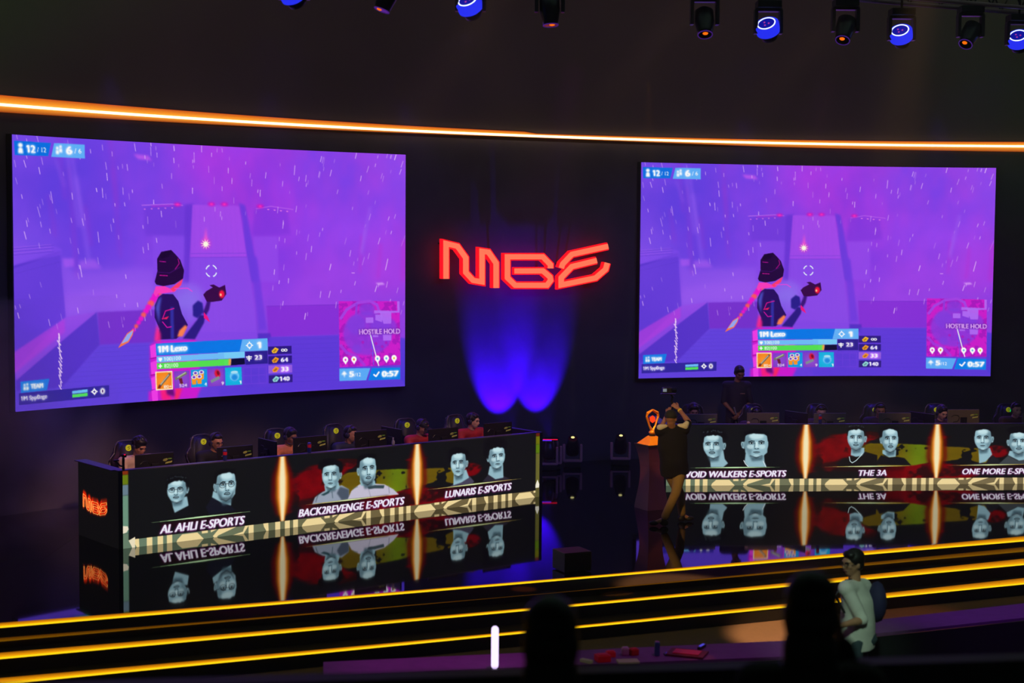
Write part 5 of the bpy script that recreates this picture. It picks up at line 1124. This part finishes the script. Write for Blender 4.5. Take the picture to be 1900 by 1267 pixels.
item('folded_paper', 1165, 1228, (.2, .12, .015), CB, 'greyish folded paper in the middle of the clutter', 'paper', .15)
item('drinking_cup', 1160, 1215, (.07, .07, .07), mat('cream_cup', (200, 190, 160), .5), 'cream cup behind the folded paper', 'cup', 0, ('lid', WHITE))
item('snack_packet', 1176, 1215, (.08, .07, .06), mat('orange_red_pack', (210, 50, 20), .5), 'orange-red packet right of the cream cup', 'packet', .4, ('label_strip', CR))
item('water_bottle', 1219, 1216, (.05, .05, .13), mat('teal_bottle', (60, 130, 130), .3), 'small teal bottle standing on the pit table', 'bottle', 0, ('lid', WHITE))
item('mobile_phone', 1246, 1215, (.14, .08, .012), PLAST, 'phone lying with its blue-lit screen up on the pit table', 'phone', .1, ('screen', glow('phone_blue', (60, 56, 240), .8, False)))
item('red_folder', 1275, 1214, (.36, .26, .02), mat('red_folder', (110, 10, 24), .6), 'dark red folder at the right end of the clutter', 'folder', -.35, ('label_strip', CR))
item('light_wand', 1302, 1203, (.03, .16, .03), PLAST, 'short violet glowing stick right of the red folder', 'light stick', -.5, ('light_strip', glow('wand_violet', (90, 80, 230), .8, False)))
p = fl(918, 1244, tz); t = thing('tube_light', 'upright white glowing tube light on the pit table', 'lamp', tuple(p))
bm = bmesh.new(); cyl(bm, (0, 0, 0), (0, 0, .02), .05, seg=20); obj('base', bm, PLAST, t); bm = bmesh.new(); caps(bm, (0, 0, .05), (0, 0, .38), .034, .034); obj('tube', bm, glow('tube_white', (226, 205, 255), 1.6, True), t, True)
p = fl(367, 1212, -.43); bm = bmesh.new(); ell(bm, (0, 0, .03), (.02, .02, .035), rotf(0, 0, 20), 1); o = obj('paper_scrap', bm, mat('pale_scrap', (150, 190, 180), .5, emit=(90, 130, 120), es=.4), None, False, tuple(p)); tag(o, 'tiny pale crumpled scrap glinting on the lowest step at left', 'scrap')  # small highlight built as a scrap, its glint painted by emission
# man in a white t-shirt, side-on, walking left
X = atY(1585, 1100, 14.5).x; o_ = lambda u, v, dy=0.: (lambda q: (q.x-X, dy, q.z-HZ))(atY(u, v, 14.5+dy))
Jm = dict(hem=.03, head=o_(1581, 1045), R=rotf(-62, 4), sh=(o_(1570, 1092, -.12), o_(1602, 1088, .14)), ch=o_(1591, 1115), pel=o_(1592, 1178), el=(o_(1600, 1150, -.2), o_(1604, 1150, .2)), wr=(o_(1562, 1160, -.33), o_(1560, 1158, .1)), hd=((-1, -.1, -.05), (-1, 0, 0)), hn=((0, -.4, 1), (0, .2, 1)), curl=.5,
          hip=(o_(1588, 1188, -.09), o_(1592, 1188, .09)), kn=((-.06, -.1, .5), (.1, .1, .5)), an=((-.14, -.1, .09), (.12, .1, .09)), to=((-.28, -.1, .035), (-.02, .1, .035)), hs=(1, -1))
def mex(t, H_, R):
    glasses(t, H_, R); s = Vector(Jm['sh'][0]); bm = bmesh.new(); tube(bm, [s+Vector(v) for v in ((.12, .14, .06), (.0, .02, .075), (-.1, -.03, -.06), (-.02, -.05, -.22))], .012, 6); obj('bag_strap', bm, PLAST, t)
    bm = bmesh.new(); ell(bm, tuple(Vector(Jm['ch'])+Vector((.2, .06, -.02))), (.09, .13, .2)); obj('backpack', bm, mat('navy_backpack', (34, 30, 72), .8), t, True)
    ph = Vector(Jm['pel'])+Vector((-.02, -.135, -.12)); bm = bmesh.new(); box(bm, tuple(ph+Vector((-.06, 0, 0))), (.16, .01, .26), bev=.004); obj('hanging_shirt_hem', bm, WHITE, t)
person('man in a white t-shirt and glasses walking left in front of the steps', (X, 14.5, HZ), 0, Jm, 'tan', WHITE, mat('grey_blue_jeans', (60, 74, 84), .8), .62, 'full', None, .008, extra=mex, girth=1.05)
# two spectators' heads close to the camera, seated on the audience platform
bm = bmesh.new(); box(bm, (0, 3.2, (1.6+HZ)/2), (16, 5.4, 1.6-HZ)); tag(obj('audience_platform', bm, BLK), kind='structure')
def spectator(u, vtop, Y, lab, yaw, arm=None, hair='full'):
    q = atY(u, vtop, Y); fz = 1.6; h = q.z-fz; hz = h-.135; sz = hz-.26
    J = dict(head=(0, 0, hz), R=rotf(yaw, 6), sh=((-.19, -.02, sz), (.19, -.02, sz)), ch=(0, -.04, sz-.13), pel=(0, -.1, .5), el=((-.25, .06, sz-.27), (.25, .06, sz-.27)), wr=((-.13, .27, .62), (.13, .27, .62)), hd=((.2, 1, 0), (-.2, 1, 0)), hn=((0, 0, 1), (0, 0, 1)),
             hip=((-.1, -.08, .47), (.1, -.08, .47)), kn=((-.13, .36, .5), (.13, .36, .5)), an=((-.13, .36, .1), (.13, .36, .1)), to=((-.14, .5, .04), (.14, .5, .04)), curl=.4, hs=(1, -1))
    if arm: J['el'] = (J['el'][0], (.19, .1, h-.5)); J['wr'] = (J['wr'][0], (.13, .09, h-.27)); J['hd'] = (J['hd'][0], (-.15, .1, .95)); J['hn'] = (J['hn'][0], (1, 0, .1))
    def longhair(t, H_, R):
        bm = bmesh.new(); ell(bm, H_+R @ Vector((0, .03, -.02)), (.1, .095, .12), R, 3); ell(bm, H_+R @ Vector((0, .045, -.14)), (.098, .07, .13), R, 3); ell(bm, H_+R @ Vector((0, .03, -.24)), (.13, .08, .09), R, 3); organic('long_hair', bm, HAIR, t, .01, 3)
    person(lab, (q.x, Y, fz), 0, J, 'brown', SH['black'], DP, .9, hair, None, .011, extra=longhair)
    t = thing('audience_seat', 'dark seat under the %s' % ('blurred head left of the pit clutter' if u < 1200 else 'blurred head beside the man in white'), 'seat', (q.x, Y, fz)); bm = bmesh.new(); box(bm, (0, -.02, .36), (.46, .46, .06), bev=.02); obj('seat', bm, PLAST, t)
    bm = bmesh.new(); box(bm, (0, -.3, .6), (.46, .05, .42), bev=.02); obj('backrest', bm, PLAST, t)
    for x in (-.18, .18):
        for y in (-.22, .18): bm = bmesh.new(); cyl(bm, (x, y, 0), (x, y, .34), .016, seg=8); obj('leg', bm, METAL, t)
spectator(1022, 1106, 5.2, 'dark blurred head of a spectator seen from behind, left of the pit clutter', 180, None, 'full')
spectator(1506, 1060, 5.4, 'dark blurred spectator seen from behind, covering the back of the man in white', 170, ((.3, .12, .98), (.16, .26, 1.14), (-.5, .3, .6)), 'full')
# railing just in front of the camera position
A1, A2 = atY(-200, 1280, 6.6), atY(2100, 1212, 6.9); t = thing('foreground_railing', 'dark out-of-focus railing along the bottom edge of the picture', 'railing')
d = (A2-A1).normalized(); bm = bmesh.new(); L_ = (A2-A1).length; M = Matrix.Translation((A1+A2)/2-Vector((0, 0, .05))) @ d.to_track_quat('X', 'Z').to_matrix().to_4x4(); box(bm, (0, 0, 0), (L_, .12, .1), M, .0); obj('handrail', bm, mat('satin_black_rail', (34, 26, 34), .5), t)
bm = bmesh.new(); box(bm, (0, .0, -.78), (L_, .03, 1.46), M); obj('infill_panel', bm, BLK, t)

# === LIGHTS ===
def spot(loc, tgt, col, e, ang, blend=.5, size=.08):
    l = bpy.data.lights.new('spot', 'SPOT'); l.color = [float(x) for x in lin(col)]; l.energy = e; l.spot_size = math.radians(ang); l.spot_blend = blend; l.shadow_soft_size = size
    o = bpy.data.objects.new('spot_beam', l); C.objects.link(o); o.location = loc
    o.rotation_euler = (Vector(tgt)-Vector(loc)).to_track_quat('-Z', 'Y').to_euler(); return o
# blue washes grazing up the wall behind the left desk
for u, e in ((925, 1500), (994, 1050)):
    t, z = oncyl(u, 858, RW); spot(pt(t, .54, RW-.60), pt(t, .54+.6/math.tan(math.radians(30)), RW), (58, 0, 255), e, 53, .55, .04)
# lamps of the truss: blue-violet rims from above and behind the players
for u, e in ((545, 260), (873, 200), (1425, 200), (1672, 200), (1890, 200)):
    s_, z = plane_sz(u, 40, EP, EQ); p = E0+ed*s_
    spot((p.x, p.y, 6.55), (p.x-en.x*8, p.y-en.y*8, .9), (80, 66, 255), e*.8, 60, .6, .15)
for u, sd in ((250, 'L'), (640, 'L'), (1000, 'L'), (1400, 'R'), (1800, 'R')):       # unseen backlights high behind the desks
    q, r_ = loc_desk(sd, {250: 1, 640: 3.6, 1000: 6.2, 1400: 1.8, 1800: 5.4}[u], 2.6, 6.5); f_, _ = loc_desk(sd, {250: 1, 640: 3.6, 1000: 6.2, 1400: 1.8, 1800: 5.4}[u], .6, 1.0)
    spot(q, f_, (84, 50, 255), 420, 50, .7, .1)
# front key from the hall, warm and weak, onto the two desks, the operator and the trophy
for sd, s_, e in (('L', 1.2, 2600), ('L', 3.6, 2000), ('L', 5.9, 1700), ('R', 1.8, 900), ('R', 5.0, 900)):
    f_, r_ = loc_desk(sd, s_, .9, 1.15); q, _ = loc_desk(sd, s_-.5, -7.5, 6.8); spot(q, f_, (255, 190, 150), e*.85, 15, .7, .15)
spot((-1, 11, 7), (2.45, 22.3, 1.1), (255, 205, 130), 3000, 9, .6, .1)
tp = Vector(tr.location); spot(tp+Vector((-.4, -3.2, 5.2)), tp+Vector((0, 0, .15)), (255, 165, 60), 2200, 8, .35, .03)
spot((3.6, 13.0, 7.5), (3.45, 18.25, -.6), (255, 190, 120), 13000, 11, .5, .1); spot((6.5, 14, 7.5), (5.2, 19.1, -.6), (255, 150, 90), 1500, 11, .9, .1)
spot((2.2, 7, 6.5), (3.15, 14.5, .6), (190, 235, 205), 1300, 10, .6, .2)
spot((.5, 12.5, 5.5), (-.6, 14.25, .14), (214, 0, 215), 520, 28, .9, .1); spot((2.5, 12.5, 5.5), (1.9, 14.75, .14), (200, 0, 215), 230, 30, .9, .1); spot((6, 14, 5.5), (5.2, 16.7, .14), (170, 10, 255), 420, 34, .9, .1)
# added green and warm spots, unseen, to tint the upper wall
spot((-9, 12, 3), pt(-.98, 9.5), (30, 200, 20), 2600, 50, 1., .3); spot((12, 16, 3.5), pt(.12, 9), (30, 160, 40), 1500, 46, 1., .3)
for q_, t_, e in ((1.5, -.85, 150), (5.5, -.55, 165), (9.5, -.3, 165), (13, -.1, 150)): p = E0+ed*q_; spot((p.x, p.y, 7.8), pt(t_, 8.0), (236, 210, 196), e, 95, 1., .3)
# added greenish fill overhead, unseen, to lift the dark tones
l = bpy.data.lights.new('house_light', 'AREA'); l.shape = 'RECTANGLE'; l.size = 16; l.size_y = 9; l.energy = 340; l.color = (.62, 1, .8); o = bpy.data.objects.new('house_light', l); C.objects.link(o); o.location = (2.5, 17, 11.3)
# narrow beams of the moving heads
for p_, q_, col, e in ((fl(1062, 866)+Vector((0, -.15, .62)), Vector((1.0, 26.8, 7)), (255, 220, 190), 260), (fl(1151, 862)+Vector((0, -.15, .62)), Vector((2.3, 27, 7)), (255, 220, 190), 200),
                       (atY(1022, 52, 18.5), atY(1080, 300, 17.5), (255, 120, 30), 60), (atY(1306, 72, 19.6), atY(1296, 300, 19), (255, 140, 50), 420), (atY(1788, 98, 20.8), atY(1690, 250, 20.5), (255, 150, 60), 700), (atY(1566, 84, 20.6), atY(1530, 200, 20), (255, 140, 60), 420)):
    spot(p_, q_, col, e*(22 if p_.z < 2 else 5), 2.6, .4, .03)
# thin haze of the show filling the hall
bm = bmesh.new(); box(bm, (0, 14, 5.4), (56, 46, 11.8)); hz_ = obj('stage_haze', bm, None); tag(hz_, 'thin smoky haze hanging in the dark hall', 'haze', kind='stuff')
m = bpy.data.materials.new('haze'); m.use_nodes = True; nt = m.node_tree; nt.nodes.clear(); v = nt.nodes.new('ShaderNodeVolumeScatter'); v.inputs['Density'].default_value = .0026; v.inputs['Anisotropy'].default_value = .2
o = nt.nodes.new('ShaderNodeOutputMaterial'); nt.links.new(v.outputs[0], o.inputs['Volume']); hz_.data.materials.append(m)

# a drift of stage smoke at the left end of the stage
bm = bmesh.new(); box(bm, (-8.2, 21.6, 1.6), (4.6, 4.4, 3.2)); sm = obj('smoke_drift', bm, None); tag(sm, 'drift of greyish purple smoke left of the left desk', 'smoke', kind='stuff')
m = bpy.data.materials.new('smoke'); m.use_nodes = True; nt = m.node_tree; nt.nodes.clear(); v = nt.nodes.new('ShaderNodeVolumeScatter'); v.inputs['Anisotropy'].default_value = .1
tc = nt.nodes.new('ShaderNodeTexCoord'); nz = nt.nodes.new('ShaderNodeTexNoise'); nz.inputs['Scale'].default_value = .9; nz.inputs['Detail'].default_value = 3; mr = nt.nodes.new('ShaderNodeMapRange'); mr.inputs[1].default_value = .42; mr.inputs[2].default_value = .75; mr.inputs[3].default_value = .0; mr.inputs[4].default_value = .22
nt.links.new(tc.outputs['Object'], nz.inputs['Vector']); nt.links.new(nz.outputs['Fac'], mr.inputs[0]); nt.links.new(mr.outputs[0], v.inputs['Density'])
o = nt.nodes.new('ShaderNodeOutputMaterial'); nt.links.new(v.outputs[0], o.inputs['Volume']); sm.data.materials.append(m)
spot((-9, 15, 6), (-7.4, 21, 1.2), (255, 120, 190), 420, 36, 1., .3)
